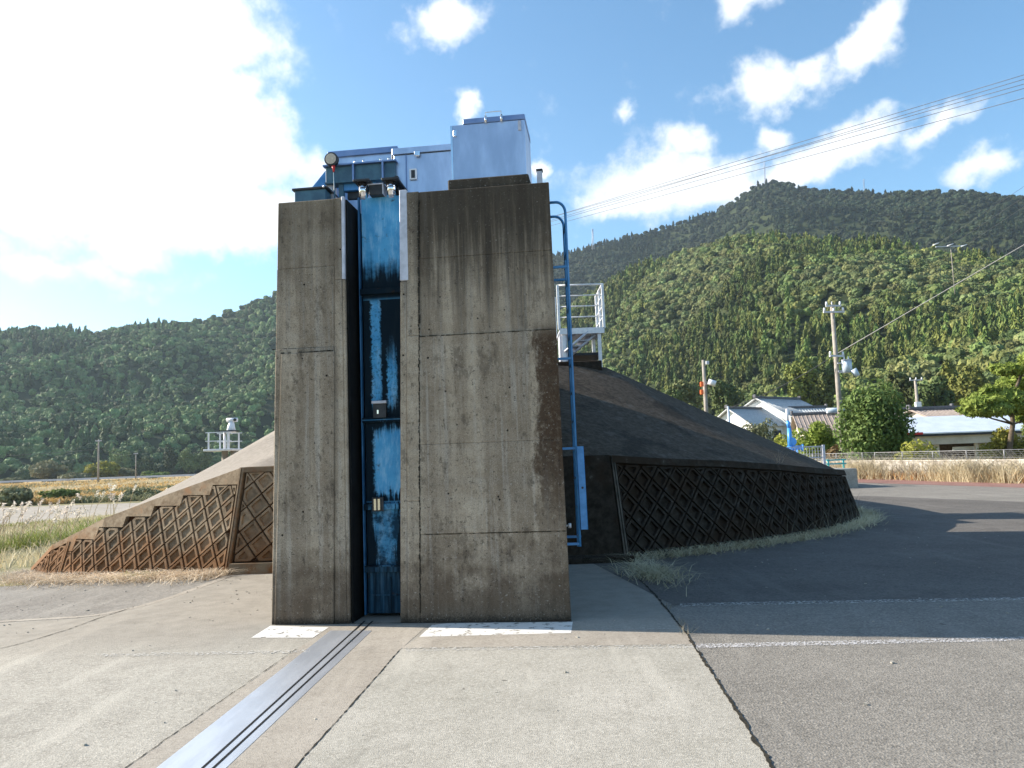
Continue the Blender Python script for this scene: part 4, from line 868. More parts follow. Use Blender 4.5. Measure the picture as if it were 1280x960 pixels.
# fields
sheet('far_road', [(-95, 50), (-7, 50), (-7, 76), (-110, 76)], .004, M['smooth'])
sheet('field', [(-700, 80), (-12, 80), (-12, 400), (-700, 400)], .004, M['field_soil'])
n = 26000; Y = 80+(NR.random(n)**1.6)*200; X = -Y*NR.uniform(.28, .85, n); tone = np.array([noise.noise(Vector((x*.05, y*.02, 7)))+.25*noise.noise(Vector((x*.3, y*.1, 2))) for x, y in zip(X, Y)])
Z = np.full(n, -1.5)
for lo_, hi_, m_, lb in ((-9, -.12, 'dry', 'pale dry grass in the left field'), (-.12, .16, 'orange_grass', 'orange-brown autumn grass in the left field'), (.16, 9, 'leaf_grey', 'grey-green weeds in the left field')):
    k_ = (tone > lo_) & (tone <= hi_) & (X > -200); blades('field_grass', np.c_[X, Y, Z][k_], .8, .22, M[m_], .5, lb, 'grass')
def bush(px, Y_, pyb, w, h, mat, label, seed, n=2600, size=.3, k=16, z0=None, cat='bush', group=None, name='bush'):
    b_ = at(px, pyb, Y_); 
    if z0 is not None: b_.z = z0
    sc_ = Y_/960; W_, H_ = w*sc_/2, h*sc_
    return tree(name, (b_.x, b_.y, b_.z), (b_.x, b_.y, b_.z+H_*.52), (W_, W_*.8, H_*.5), n, k, size, M[mat], label, cat, seed, .08*H_/2, 3, group, .32, .5)
bush(60, 300, 603, 50, 24, 'leaf_grey', 'large olive dome-shaped bush left of the left utility pole', 1, 4200, .8, 26, -1.5)
bush(125, 300, 603, 44, 22, 'leaf_yellow', 'yellowish bush just right of the left utility pole foot', 2, 3200, .8, 18, -1.5)
bush(158, 310, 603, 36, 15, 'leaf_grey', 'low grey-green bush right of the yellowish bush', 3, 2200, .8, 14, -1.5)
for i, (px, w, h, m_, lb) in enumerate(((12, 34, 8, 'leaf_grey', 'at the left frame edge'), (95, 40, 12, 'leaf_grey', 'between the dome bush and yellowish bush'), (190, 36, 9, 'leaf_glossy', 'beside the levee slope'))):
    bush(px, 290, 604, w, h, m_, 'low bush at the field edge '+lb, 30+i, 1800, .7, 12, -1.5)
bush(72, 85, 628, 46, 16, 'leaf_glossy', 'dark purple-brown thicket in the middle of the left field', 8, 3000, .25, 18, -1.5)
bush(20, 80, 630, 60, 22, 'leaf_grey', 'grey-green scrub at the left edge of the field', 9, 3600, .25, 20, -1.5)
bush(175, 85, 628, 44, 14, 'leaf_grey', 'green scrub in the field next to the levee slope', 10, 2600, .22, 18, -1.5)
gr_ = tag(empty('guard_rail', (-120, 285, -1.5)), 'long pale guard rail along the far edge of the left field', 'guard rail')
mb = MB(); mb.box(-240, -50, 284.9, 285.1, -.9, -.2); mb.build('rail_beam', M['galv'], gr_)
for x_ in range(-240, -49, 6): MB().box(x_-.1, x_+.1, 285.12, 285.3, -1.6, -.25).build('rail_post', M['galv'], gr_)

# ------------------------------------------------------------------ hills
def interp(t_): xs = np.array([q[0] for q in t_], float); ys_ = np.array([q[1] for q in t_], float); return lambda a_: np.interp(a_, xs, ys_)
def vnoise(x, y, s):
    out = np.zeros(len(x)); 
    for i in range(len(x)): out[i] = noise.noise(Vector((x[i]*s, y[i]*s, 1.7)))
    return out
class Hill:
    def __init__(s, name, prof, rb, rr, az0, az1, drop=6., gul=.05, zb=0., pw=1.):
        pa = [azel(*p) for p in prof]; s.el = interp(pa); s.rb = interp(rb); s.rr = interp(rr); s.az0, s.az1, s.drop, s.gul, s.zb, s.pw = az0, az1, drop, gul, zb, pw
        NA, NT = 150, 44; A_ = np.repeat(np.linspace(az0, az1, NA), NT); T_ = np.tile(np.linspace(-.06, 1.45, NT), NA); X, Y, Z = s.pt(A_, T_)
        i = np.arange(NA-1)[:, None]*NT+np.arange(NT-1)[None]; i = i.ravel(); Q = np.stack([i, i+NT, i+NT+1, i+1], 1)
        me = npmesh(name, np.c_[X, Y, Z], Q, M['forest_floor']); o = bpy.data.objects.new(name, me); COL.objects.link(o); o['kind'] = 'structure'
    def pt(s, A_, T_):
        rb, rr = s.rb(A_), s.rr(A_); r_ = rb+(rr-rb)*T_; a_ = np.radians(A_); X, Y = r_*np.sin(a_), r_*np.cos(a_)
        H_ = EYE+np.tan(np.radians(s.el(A_)))*rr-s.drop-s.zb; tc = np.clip(T_, 0, 1)
        n_ = vnoise(X, Y, .006)*.6+vnoise(X, Y, .016)*.4; w = np.sin(np.pi*tc)*(T_ > 0)
        Z = s.zb+H_*(tc**s.pw)+n_*s.gul*H_*w*2.2-np.clip(T_-1, 0, 9)*H_*1.1-np.clip(-T_, 0, 1)*60
        return X, Y, Z
    def scatter(s, n, t0=0., t1=1.06, az0=-50, az1=50):
        a0, a1 = max(s.az0, az0), min(s.az1, az1); A_ = NR.uniform(a0, a1, n*2); T_ = NR.uniform(t0, t1, n*2)
        rr = s.rb(A_)+(s.rr(A_)-s.rb(A_))*T_; keep = NR.random(n*2) < (rr/rr.max()); A_, T_ = A_[keep][:n], T_[keep][:n]
        return np.c_[s.pt(A_, T_)]
# crown meshes for the forests (not linked by themselves, only instanced on the forest points)
def crown_mesh(name, kind, seed, mat):
    r = random.Random(seed); bm = bmesh.new()
    if kind == 'broad':
        bmesh.ops.create_icosphere(bm, subdivisions=3, radius=.66, matrix=Matrix.Translation((0, 0, .5)) @ Matrix.Diagonal((1, 1, .95, 1)))
        for i in range(12):
            a_ = r.uniform(0, 6.28); e_ = math.asin(r.uniform(-.1, 1)); R1 = .52; c = Vector((math.cos(a_)*math.cos(e_)*R1, math.sin(a_)*math.cos(e_)*R1, .55+math.sin(e_)*R1*.75))
            s_ = r.uniform(.22, .40); bmesh.ops.create_icosphere(bm, subdivisions=2, radius=s_, matrix=Matrix.Translation(c) @ Matrix.Rotation(r.uniform(0, 3), 4, 'X'))
    else:
        for k in range(9):
            z0 = .1+k*.16; R1 = .62*(1-k/10.5)**.6; m_ = 9; base = []
            top = bm.verts.new((r.uniform(-.03, .03), r.uniform(-.03, .03), z0+.34))
            for q_ in range(m_*2):
                a_ = q_*math.pi/m_+r.uniform(-.15, .15)+k; rad = R1*(r.uniform(.85, 1.2) if q_ % 2 else r.uniform(.45, .62)); base.append(bm.verts.new((rad*math.cos(a_), rad*math.sin(a_), z0+(-.05 if q_ % 2 else .08)+r.uniform(-.05, .05))))
            for q_ in range(m_*2): bm.faces.new((base[q_], base[(q_+1) % (m_*2)], top))
    if kind == 'broad':
        vv = [v.co.copy() for v in bm.verts]
        for c in r.sample(vv, 260):
            d = Vector((r.gauss(0, 1), r.gauss(0, 1), r.gauss(0, 1))).normalized(); e = d.cross(Vector((r.gauss(0, 1), r.gauss(0, 1), r.gauss(0, 1)))).normalized(); c = c*1.04; w_ = r.uniform(.04, .08)
            bm.faces.new([bm.verts.new(c+q) for q in (d*w_, e*w_, -d*w_, -e*w_)])
    for v in bm.verts: v.co += Vector([noise.noise(v.co*5+Vector((seed, k*7, 0))) for k in range(3)])*.16+Vector([noise.noise(v.co*11+Vector((seed, k*7, 3))) for k in range(3)])*.09
    me = bpy.data.meshes.new(name); bm.to_mesh(me); bm.free(); me.materials.append(mat); return bpy.data.objects.new(name, me)
SRC = {}
def src(kind, mk):
    if (kind, mk) not in SRC: SRC[kind, mk] = [crown_mesh('crown_shape', kind, 3+i*7+len(mk), M[mk]) for i in range(3)]
    return SRC[kind, mk]
def forest(name, pts, objs, s0, s1, zs, label, seed):
    me = bpy.data.meshes.new(name); me.vertices.add(len(pts)); me.vertices.foreach_set('co', pts.astype(np.float32).ravel()); me.update()
    o = bpy.data.objects.new(name, me); COL.objects.link(o); tag(o, label, 'forest', None, 'stuff')
    gt = bpy.data.node_groups.new(name, 'GeometryNodeTree'); gt.interface.new_socket('Geometry', in_out='INPUT', socket_type='NodeSocketGeometry'); gt.interface.new_socket('Geometry', in_out='OUTPUT', socket_type='NodeSocketGeometry')
    gi = gt.nodes.new('NodeGroupInput'); go = gt.nodes.new('NodeGroupOutput'); jn = gt.nodes.new('GeometryNodeJoinGeometry')
    for k, ob in enumerate(objs):
        oi = gt.nodes.new('GeometryNodeObjectInfo'); oi.inputs['Object'].default_value = ob; oi.inputs['As Instance'].default_value = True; gt.links.new(oi.outputs['Geometry'], jn.inputs[0])
    iop = gt.nodes.new('GeometryNodeInstanceOnPoints'); gt.links.new(gi.outputs[0], iop.inputs['Points']); gt.links.new(jn.outputs[0], iop.inputs['Instance']); iop.inputs['Pick Instance'].default_value = True
    def rv(tp, a_, b_, sd):
        n_ = gt.nodes.new('FunctionNodeRandomValue'); n_.data_type = tp
        base = {'FLOAT_VECTOR': 0, 'FLOAT': 2, 'INT': 4}[tp]; n_.inputs[base].default_value = a_; n_.inputs[base+1].default_value = b_; n_.inputs['Seed'].default_value = sd; return n_.outputs[{'FLOAT_VECTOR': 0, 'FLOAT': 1, 'INT': 2}[tp]]
    gt.links.new(rv('INT', 0, len(objs)-1, seed), iop.inputs['Instance Index'])
    gt.links.new(rv('FLOAT_VECTOR', (-.08, -.08, 0), (.08, .08, 6.28), seed+1), iop.inputs['Rotation'])
    cx = gt.nodes.new('ShaderNodeCombineXYZ'); f1 = rv('FLOAT', s0, s1, seed+2); mz = gt.nodes.new('ShaderNodeMath'); mz.operation = 'MULTIPLY'; gt.links.new(f1, mz.inputs[0]); gt.links.new(rv('FLOAT', zs*.8, zs*1.25, seed+3), mz.inputs[1])
    gt.links.new(f1, cx.inputs[0]); gt.links.new(f1, cx.inputs[1]); gt.links.new(mz.outputs[0], cx.inputs[2]); gt.links.new(cx.outputs[0], iop.inputs['Scale'])
    gt.links.new(iop.outputs[0], go.inputs[0]); md = o.modifiers.new('scatter', 'NODES'); md.node_group = gt; return o
def mixforest(h, n, specs, t0=0., t1=1.06, seed=0, f=.013):
    P_ = h.scatter(n, t0, t1); tn = vnoise(P_[:, 0], P_[:, 1], f)+vnoise(P_[:, 0], P_[:, 1], f*3)*.6+NR.normal(size=len(P_))*.13
    for i, (lo_, hi_, kind, mk, s0, s1, zs, lb) in enumerate(specs):
        k_ = (tn > lo_) & (tn <= hi_); forest('forest', P_[k_], src(kind, mk), s0, s1, zs, lb, seed+i*10)
HA = Hill('hill', [(-900, 395), (-500, 420), (-200, 425), (0, 412), (30, 408), (62, 404), (90, 408), (120, 412), (150, 406), (185, 402), (250, 398), (300, 380), (345, 363), (430, 345), (520, 345), (640, 370), (760, 430)],
          [(-80, 300), (-33, 440), (-5, 520), (10, 600)], [(-80, 800), (-33, 900), (0, 950), (10, 900)], -80, 7, 6, .10, -1.5)
HB = Hill('hill', [(430, 400), (560, 352), (690, 318), (720, 310), (760, 299), (800, 290), (830, 281), (870, 268), (900, 258), (925, 243), (945, 228), (962, 223), (985, 227), (1015, 234), (1050, 235), (1100, 238), (1150, 237), (1200, 236), (1250, 241), (1300, 246), (1500, 260), (2400, 420)],
          [(-13, 700), (15, 680), (34, 520), (80, 400)], [(-13, 1250), (15, 1250), (34, 1050), (80, 900)], -13, 80, 6, .07, 20)
HC = Hill('hill', [(600, 470), (680, 400), (720, 372), (755, 352), (800, 328), (850, 312), (900, 296), (930, 290), (985, 292), (1040, 300), (1100, 297), (1140, 305), (1200, 315), (1280, 322), (1400, 320), (2400, 300)],
          [(-3, 420), (10, 340), (20, 270), (34, 200), (80, 150)], [(-3, 640), (10, 620), (20, 540), (34, 440), (80, 350)], -3, 80, 5, .10, 0, .9)
mixforest(HA, 9500, [(-9, .42, 'broad', 'leaf_left', 3.0, 4.9, .95, 'blue-green broadleaf forest covering the left hill'), (.42, 9, 'cone', 'leaf_left', 3.2, 4.8, 1.2, 'blue-green conifers covering the left hill')], seed=100)
mixforest(HB, 13000, [(-9, .22, 'broad', 'leaf_darkb', 3.6, 5.6, .85, 'broadleaf forest on the far peaked mountain, coloured dark for cloud shade'), (.22, 9, 'cone', 'leaf_dark', 3.6, 5.4, 1.1, 'conifer forest on the far peaked mountain, coloured dark for cloud shade')], seed=200)
mixforest(HC, 8000, [(-9, -.22, 'broad', 'leaf_olive', 2.4, 4.1, .9, 'olive broadleaf trees on the near right hill'), (-.22, .18, 'broad', 'leaf_broad', 2.4, 4.0, .95, 'green broadleaf trees on the near right hill'), (.18, 9, 'cone', 'leaf_cedar', 2.4, 3.6, 1.5, 'bright green cedars on the near right hill')], seed=300)
# individual trees at the feet of the hills
def foot_tree(px, Y_, pyb, hgt, kind, mk, label, group, seed, z0=None):
    b_ = at(px, pyb, Y_); z_ = b_.z if z0 is None else z0
    t = tag(empty('hillside_tree', (b_.x, b_.y, z_)), label, 'tree', group); s_ = src(kind, mk)[seed % 3]
    c = bpy.data.objects.new('crown', s_.data); COL.objects.link(c); c.parent = t; k = hgt/(1.6 if kind == 'broad' else 1.8); w = k*(1.15 if kind == 'broad' else .55)
    c.scale = (w, w, k); c.location = (0, 0, hgt*.12); c.rotation_euler = (0, 0, seed)
    MB().tube([(0, 0, -1), (0, 0, hgt*.5)], hgt*.03, 6, hgt*.015).build('trunk', M['bark'], t, local=True); return t
for i, (px, hh, kd) in enumerate(((212, 17, 'cone'), (20, 12, 'broad'), (52, 11, 'broad'), (98, 12, 'broad'), (150, 14, 'broad'), (182, 11, 'broad'), (235, 13, 'broad'), (255, 16, 'cone'), (290, 15, 'cone'), (318, 12, 'broad'))):
    b_ = at(px, 600, 415); b_.z = -1.5; w = hh*(.5 if kd == 'broad' else .24)
    lb = ('leafy rounded tree' if kd == 'broad' else 'pointed conifer')+(' standing alone between the small faint pole and the levee', ' at the left frame edge above the guard rail', ' behind the dome-shaped bush', ' between dome-shaped bush and tall left pole', ' right of the yellowish bush by the left pole', ' just right of the small faint pole', ' right of the lone conifer near the levee', ' left of the white hoist tower', ' right behind the white hoist tower', ' touching the pier edge above the left slope')[i]
    tree('hillside_tree', b_, b_+Vector((0, 0, hh*.56)), (w, w, hh*.5), 2400, 20, .8, M['leaf_left'], lb, 'tree', 80+i, .3, 3, 'trees at the foot of the left hill')
for i, (px, Y_, py, hh, kd, mk) in enumerate(((860, 190, 520, 9, 'broad', 'leaf_olive'), (905, 200, 522, 10, 'broad', 'leaf_broad'), (1003, 170, 520, 13, 'cone', 'leaf_cedar'), (1018, 175, 520, 12, 'cone', 'leaf_cedar'), (1033, 168, 520, 11, 'cone', 'leaf_broad'), (1130, 160, 520, 10, 'broad', 'leaf_broad'), (1170, 150, 522, 9, 'broad', 'leaf_broad'), (1195, 155, 520, 11, 'cone', 'leaf_cedar'), (1220, 150, 520, 10, 'cone', 'leaf_cedar'), (840, 185, 520, 7, 'broad', 'leaf_broad'))):
    b_ = at(px, py, Y_); b_.z = max(b_.z-1, 0); w = hh*(.42 if kd == 'broad' else .26)
    lb = ('leafy rounded tree ' if kd == 'broad' else 'narrow pointed tree ')+('above the dark levee slope left of the orange-box pole', 'between the orange-box pole and the white houses', 'directly behind the largest white roof', 'behind the right end of the white roofs', 'left of the tall utility pole behind the brown roof', 'behind the round dark tree', 'right of the distant utility pole', 'left of the pine above the metal roof', 'just behind the pine', 'above the dark levee slope near the ladder side')[i]
    tree('hillside_tree', b_, b_+Vector((0, 0, hh*.6)), (w, w, hh*.48), 3400, 22, .55, M[mk], lb, 'tree', 60+i, .2, 4, 'trees behind the houses')

# ------------------------------------------------------------------ houses
def house(name, px, pyb, Y_, L_, W_, eave, ridge, rot, wallm, roofm, label, base=None, over=.45, wins=()):
    b_ = at(px, pyb, Y_); b_.z = 0 if base is None else base
    t = tag(empty(name, b_, rot), label, 'house'); ORG[t.name] = Vector()
    h = MB(); x, y = L_/2, W_/2
    h.add([(-x, -y, -.5), (x, -y, -.5), (x, y, -.5), (-x, y, -.5), (-x, -y, eave), (x, -y, eave), (x, y, eave), (-x, y, eave), (-x, 0, ridge-.1), (x, 0, ridge-.1)],
          [(0, 1, 5, 4), (2, 3, 7, 6), (3, 0, 4, 8, 7), (1, 2, 6, 9, 5)]); h.build('wall', wallm, t, local=True)
    sl_ = (ridge-eave)/y; rf = MB(); X, Y1 = x+over, y+over; ze = ridge-sl_*Y1; nr_ = max(10, int(L_*2*1.8)); th = .09
    for sg in (-1, 1):
        rf.add([(-X, 0, ridge), (X, 0, ridge), (X, sg*Y1, ze), (-X, sg*Y1, ze), (-X, 0, ridge+th), (X, 0, ridge+th), (X, sg*Y1, ze+th), (-X, sg*Y1, ze+th)],
               [(0, 1, 2, 3), (7, 6, 5, 4), (3, 2, 6, 7), (0, 3, 7, 4), (2, 1, 5, 6)])
        for k in range(nr_+1):                                   # tile rolls down the slope
            xx = -X+.04+(2*X-.08)*k/nr_; rf.tube([(xx, sg*.1, ridge+th-sl_*.1), (xx, sg*Y1, ze+th)], .045, 5)
    ro = rf.build('roof', roofm, t, local=True)
    MB().box(-X-.05, X+.05, -.16, .16, ridge+th-.04, ridge+th+.20, ch=.04).build('roof_ridge', M['ridge'], ro, local=True)
    for e in (-1, 1): MB().box(e*(X+.05)-.09, e*(X+.05)+.09, -.2, .2, ridge+th, ridge+th+.36, ch=.04).build('ridge_end', M['ridge'], ro, local=True)
    for (side, c_, z0, w_, h_) in wins:                            # side 0 = long near wall, 1 = left gable
        if side == 0: wf = MB().box(c_-w_/2-.06, c_+w_/2+.06, -y-.05, -y+.02, z0-.06, z0+h_+.06); wp = MB().box(c_-w_/2, c_+w_/2, -y-.058, -y-.052, z0, z0+h_)
        else: wf = MB().box(-x-.05, -x+.02, c_-w_/2-.06, c_+w_/2+.06, z0-.06, z0+h_+.06); wp = MB().box(-x-.058, -x-.052, c_-w_/2, c_+w_/2, z0, z0+h_)
        fo = wf.build('window', M['galv'], t, local=True); wp.build('pane', M['glass'], fo, local=True)
    return t
house('house', 936, 540, 80, 6.0, 5.0, 4.1, 5.7, R_(38), M['wall_white'], M['tile'], 'white house wing with grey tiled gable roof, leftmost of the far houses', wins=((1, 0, 2.2, 1.2, 1.0), (0, 1.2, 2.2, 1.4, 1.2)))
house('house', 975, 540, 84, 7.5, 7.5, 4.9, 6.9, R_(38), M['wall_white'], M['tile'], 'largest white house with grey tiled gable roof behind the blue pump', wins=((1, .5, 2.4, 1.4, 1.2), (0, 1.2, 2.6, 1.6, 1.3)))
house('house', 1000, 540, 82, 5.5, 5.0, 4.3, 5.7, R_(10), M['wall_cream'], M['tile'], 'lower cream house wing with grey tiled roof, right of the largest white house', wins=((0, 0, 2.4, 1.8, 1.2),))
h3 = house('house', 1036, 560, 66, 4.6, 5.0, 3.0, 4.3, R_(-12), M['wall_cream'], M['tile_brown'], 'low house with brown roof just left of the tall utility pole', wins=((1, 0, 1.8, 1.2, 1.),))
wt_ = tag(empty('water_heater', at(1044, 512, 64)), 'pale blue rounded water heater tank lying on the brown roof', 'water heater'); c = at(1044, 513, 64)
MB().tube([c+Vector((-.7, 0, 0)), c+Vector((.7, 0, 0))], .22, 12).build('tank', M['transformer'], wt_); MB().box(c.x-.75, c.x+.75, c.y-1.1, c.y-.1, c.z-.45, c.z-.35).build('collector_panel', M['glass'], wt_)
house('house', 1136, 560, 62, 6, 5, 3.3, 4.2, R_(-8), M['wall_cream'], M['tile'], 'house with grey-blue roof partly hidden behind the round tree', wins=((0, .5, 2, 1.4, 1),))
house('house', 1192, 560, 60, 6.4, 5, 3.2, 4.1, R_(12), M['wall_cream'], M['tile_brown'], 'brown-roofed house behind the long pale metal roof', wins=((0, 0, 2, 1.4, 1),))
house('house', 1285, 560, 56, 5.5, 5, 3.0, 4.3, R_(-20), M['wall_white'], M['tile'], 'white house behind the pine at the right frame edge', wins=((0, -1, 1.8, 1.4, 1),))
# long low shed with the pale metal roof
YS = 45.; s0_, s1_ = at(1131, 545, YS).x, at(1330, 545, YS).x; ez = at(1190, 541.5, YS).z; rz_ = at(1190, 521, YS+2.6).z
sh = tag(empty('shed', ((s0_+s1_)/2, YS, 0)), 'long low building with pale metal roof and dark open front behind the fence', 'building')
MB().add([(s0_-.3, YS-.5, ez), (s1_, YS-.5, ez), (s1_, YS+2.6, rz_), (s0_+.5, YS+2.6, rz_), (s0_-.3, YS-.5, ez+.07), (s1_, YS-.5, ez+.07), (s1_, YS+2.6, rz_+.07), (s0_+.5, YS+2.6, rz_+.07)], [(3, 2, 1, 0), (4, 5, 6, 7), (0, 1, 5, 4), (3, 0, 4, 7), (1, 2, 6, 5), (2, 3, 7, 6)]).build('roof', M['tin'], sh)
MB().box(s0_-.45, s0_+.75, YS-.62, YS-.51, ez-.02, ez+.11).build('roof_edge', M['red'], sh)
MB().box(s0_-.2, s1_, YS-.5, YS-.42, ez-.12, ez-.005).build('gutter', M['dark_metal'], sh)
MB().box(s0_-.1, s1_, YS-.3, YS-.2, ez-.62, ez-.13).build('fascia', M['wall_cream'], sh)
MB().box(s0_, s0_+1.9, YS-.1, YS+.02, -.2, ez-.3).build('wall', M['wall_cream'], sh)
MB().box(s0_, s1_, YS+2.5, YS+2.6, -.2, rz_).build('wall', M['wood'], sh)
for q in (4.0, 4.9, 8.2): MB().box(s0_+q, s0_+q+.16, YS-.1, YS+.05, -.2, ez-.3).build('post', M['wall_cream'], sh)
MB().box(s0_+2.9, s0_+4.4, YS+.3, YS+.34, ez-1.0, ez-.8).build('shelf', M['wall_white'], sh)
MB().box(s0_+4.45, s0_+4.85, YS, YS+.4, .5, ez-.65).build('post_cladding', M['wall_cream'], sh)

# ------------------------------------------------------------------ block wall and fence on the right
WL = [Vector((14.9, 44.5, 0)), Vector((15.8, 41, 0)), Vector((17.15, 36.8, 0)), Vector((19.1, 28.9, 0)), Vector((21.4, 20.5, 0)), Vector((23.2, 13, 0))]
bw = tag(empty('block_wall', (18, 33, 0)), 'long low pale concrete block wall with dry grass in front, on the far side of the road', 'block wall')
fe = tag(empty('wire_fence', (18.2, 33, .9)), 'wire mesh fence with pipe rail on top of the low block wall', 'fence'); wb = MB(); fw = MB(); rr_ = random.Random(4)
cpm = MB(); postn = 0
for i in range(len(WL)-1):
    p, q = WL[i], WL[i+1]; Ld = (q-p).length; dd = (q-p)/Ld; ang = math.atan2(dd.y, dd.x); m = int(Ld/.4)
    for k in range(m):
        for c_ in range(4):
            o_ = .5*(c_ % 2); Mx = Matrix.Translation(p+dd*((k+o_)*Ld/m)) @ Matrix.Rotation(ang, 4, 'Z'); wb.box(.006, Ld/m-.006, -.06+rr_.uniform(-.004, .004), .06, c_*.2+.004, c_*.2+.196, Mx)
    Mx = Matrix.Translation(p) @ Matrix.Rotation(ang, 4, 'Z'); cpm.box(0, Ld, -.08, .08, .801, .86, Mx)
    for k in range(int(Ld/1.8)+1):
        c = p+dd*(k*1.8); MB().cyl((c.x, c.y, .86), (0, 0, 1), .025, .38, 8).build('fence_post', M['fence_wire'], fe)
    for z_, r_ in ((1.22, .018), (1.14, .006), (1.06, .006), (.98, .006), (.92, .012)): fw.tube([p+Vector((0, 0, z_)), q+Vector((0, 0, z_))], r_, 6)
    k = 0
    while k < Ld: c = p+dd*k; c2 = p+dd*min(k+.3, Ld); fw.tube([(c.x, c.y, .92), (c2.x, c2.y, 1.22)], .004, 3, cap=False); fw.tube([(c2.x, c2.y, .94), (c.x, c.y, 1.22)], .004, 3, cap=False); k += .3
tag(wb.build('wall_blocks', M['blockwall'], bw), kind='stuff'); cpm.build('coping', M['blockwall'], bw); fw.build('fence_mesh', M['fence_wire'], fe)
def wall_pts(n, o0, o1, i0=0, i1=5):
    out = []
    for _ in range(n):
        i = NR.integers(i0, i1); p = WL[i].lerp(WL[i+1], NR.random()); dd = (WL[i+1]-WL[i]).normalized(); o_ = NR.uniform(o0, o1); out.append((p.x+dd.y*o_*1., p.y-dd.x*o_, 0))
    return np.array(out)
wp = wall_pts(15000, .05, 1.1); wp2 = wp[[noise.noise(Vector((p[0]*.5, p[1]*.5, 0)))+NR.normal()*.2 > -.05 for p in wp]]
blades('roadside_grass', wp2, 1.0, .022, M['dry'], .35, 'tall straw-coloured dry grass in front of the low block wall', 'grass')
blades('roadside_grass', wall_pts(3000, .05, .5), 1.15, .02, M['dry_grey'], .45, 'greyer taller weeds leaning against the low block wall', 'grass')
blades('roadside_grass', wall_pts(4200, -.5, -.1), 1.15, .03, M['dry'], .25, 'dry grass sticking up through the wire fence', 'grass')
blades('roadside_weeds', wall_pts(900, .1, .8, 2, 4), .5, .04, M['orange_grass'], .4, 'brown weeds along the roadside wall', 'weeds')
mk_ = at(1171, 590, 34.5); ps_ = tag(MB().box(mk_.x-.09, mk_.x+.09, mk_.y-.05, mk_.y+.05, .25, .62, ch=.01).build('marker', simple('purple_marker', (.08, .05, .22), (.10, .07, .28)), org=(mk_.x, mk_.y, .25)), 'small dark purple marker in the dry grass before the wall', 'marker')

# ------------------------------------------------------------------ poles and wires
def pole(px, pyt, Y_, r0_, label, zb=0., mat='pole'):
    tp = at(px, pyt, Y_); t = tag(empty('utility_pole', (tp.x, Y_, zb)), label, 'utility pole')
    MB().tube([(tp.x, Y_, zb-.2), (tp.x, Y_, tp.z)], r0_, 12, r0_*.62).build('shaft', M[mat], t); return t, tp
def arm(t, c, half, z_, n=3, yaw=0., name='crossarm', th=.045):
    Mx = Matrix.Translation((c.x, c.y, z_)) @ Matrix.Rotation(yaw, 4, 'Z'); a_ = MB().box(-half, half, -.2, -.2+th*2, -th, th, Mx).build(name, M['galv'], t)
    for k in range(n):
        xx = -half*.9+1.8*half*k/max(1, n-1); q = Mx @ Vector((xx, -.15, th)); MB().tube([q, q+Vector((0, 0, .1)), q+Vector((0, 0, .2))], .075, 8, .05).build('insulator', M['insul'], a_)
    return a_
p1, t1 = pole(1040, 383, 43.2, .17, 'tall utility pole with transformer and street lamp beside the round tree')
arm(p1, t1, .62, t1.z-.35, 3, .1); arm(p1, t1, .45, t1.z-.0, 2, .1)
c = at(1046, 445, 43); arm(p1, Vector((t1.x-.1, 43.1, 0)), .5, c.z, 2, .35, th=.05)
c = at(1058.5, 458, 43); tr = MB().tube([c+Vector((0, 0, -.36)), c+Vector((0, 0, .32))], .27, 18).build('transformer', M['transformer'], p1)
MB().cyl(c+Vector((0, 0, .33)), (0, 0, 1), .29, .05, 18).build('transformer_lid', M['galv'], tr)
for k in (-.12, .12): MB().tube([c+Vector((k, 0, .38)), c+Vector((k, 0, .56))], .05, 8, .03).build('bushing', M['insul'], tr)
for dz in (-.25, .2): MB().box(t1.x, c.x-.1, 43.0, 43.08, c.z+dz-.03, c.z+dz+.03).build('transformer_bracket', M['galv'], p1)
c = at(1069, 467, 42.8); MB().tube([Vector((t1.x, 43.1, c.z+.1)), Vector((c.x, 42.9, c.z+.2))], .03, 6).build('lamp_arm', M['galv'], p1)
MB().tube([c+Vector((-.1, 0, .22)), c+Vector((.1, -.1, -.15))], .2, 12, .12).build('street_lamp', M['transformer'], p1)
MB().cyl((t1.x, 43.2, t1.z), (0, 0, 1), .03, .28, 6).build('pole_tip', M['galv'], p1)
p2, t2 = pole(879, 450, 55, .19, 'utility pole with two orange boxes and a white lamp above the dark levee slope')
for py in (480, 490): c = at(881, py, 54.7); MB().box(c.x-.32, c.x-.1, 54.6, 54.85, c.z-.17, c.z+.17, ch=.03).build('signal_box', M['orange'], p2)
c = at(888, 480, 54.6); MB().tube([Vector((t2.x, 54.8, c.z)), c], .04, 6).build('lamp_arm', M['galv'], p2); MB().tube([c+Vector((-.15, 0, .18)), c+Vector((.35, -.1, -.02))], .2, 12, .22).build('flood_lamp', M['insul'], p2)
c = at(884, 453, 54.7); MB().box(c.x-.1, c.x+.12, 54.6, 54.8, c.z-.15, c.z+.1, ch=.02).build('top_bracket', M['galv'], p2)
p3, t3 = pole(910, 508, 46, .11, 'short pale grey post between the orange-box pole and the white house', mat='transformer')
p4, t4 = pole(1144, 474, 75, .2, 'distant utility pole behind the round tree and metal-roofed building'); arm(p4, t4, .62, t4.z-.1, 3)
c = at(1147, 507, 74.8); MB().box(c.x-.25, c.x+.3, 74.6, 74.9, c.z-.35, c.z+.35, ch=.03).build('equipment_box', M['insul'], p4)
p5, t5 = pole(123.5, 549, 230, .32, 'pale utility pole in front of the left hill, taller of two', -1.5); arm(p5, t5, .9, t5.z-.5, 3, th=.12)
p6, t6 = pole(170, 566, 260, .22, 'small faint utility pole right of the taller left one', -1.5); arm(p6, t6, .7, t6.z-.3, 2, th=.1)
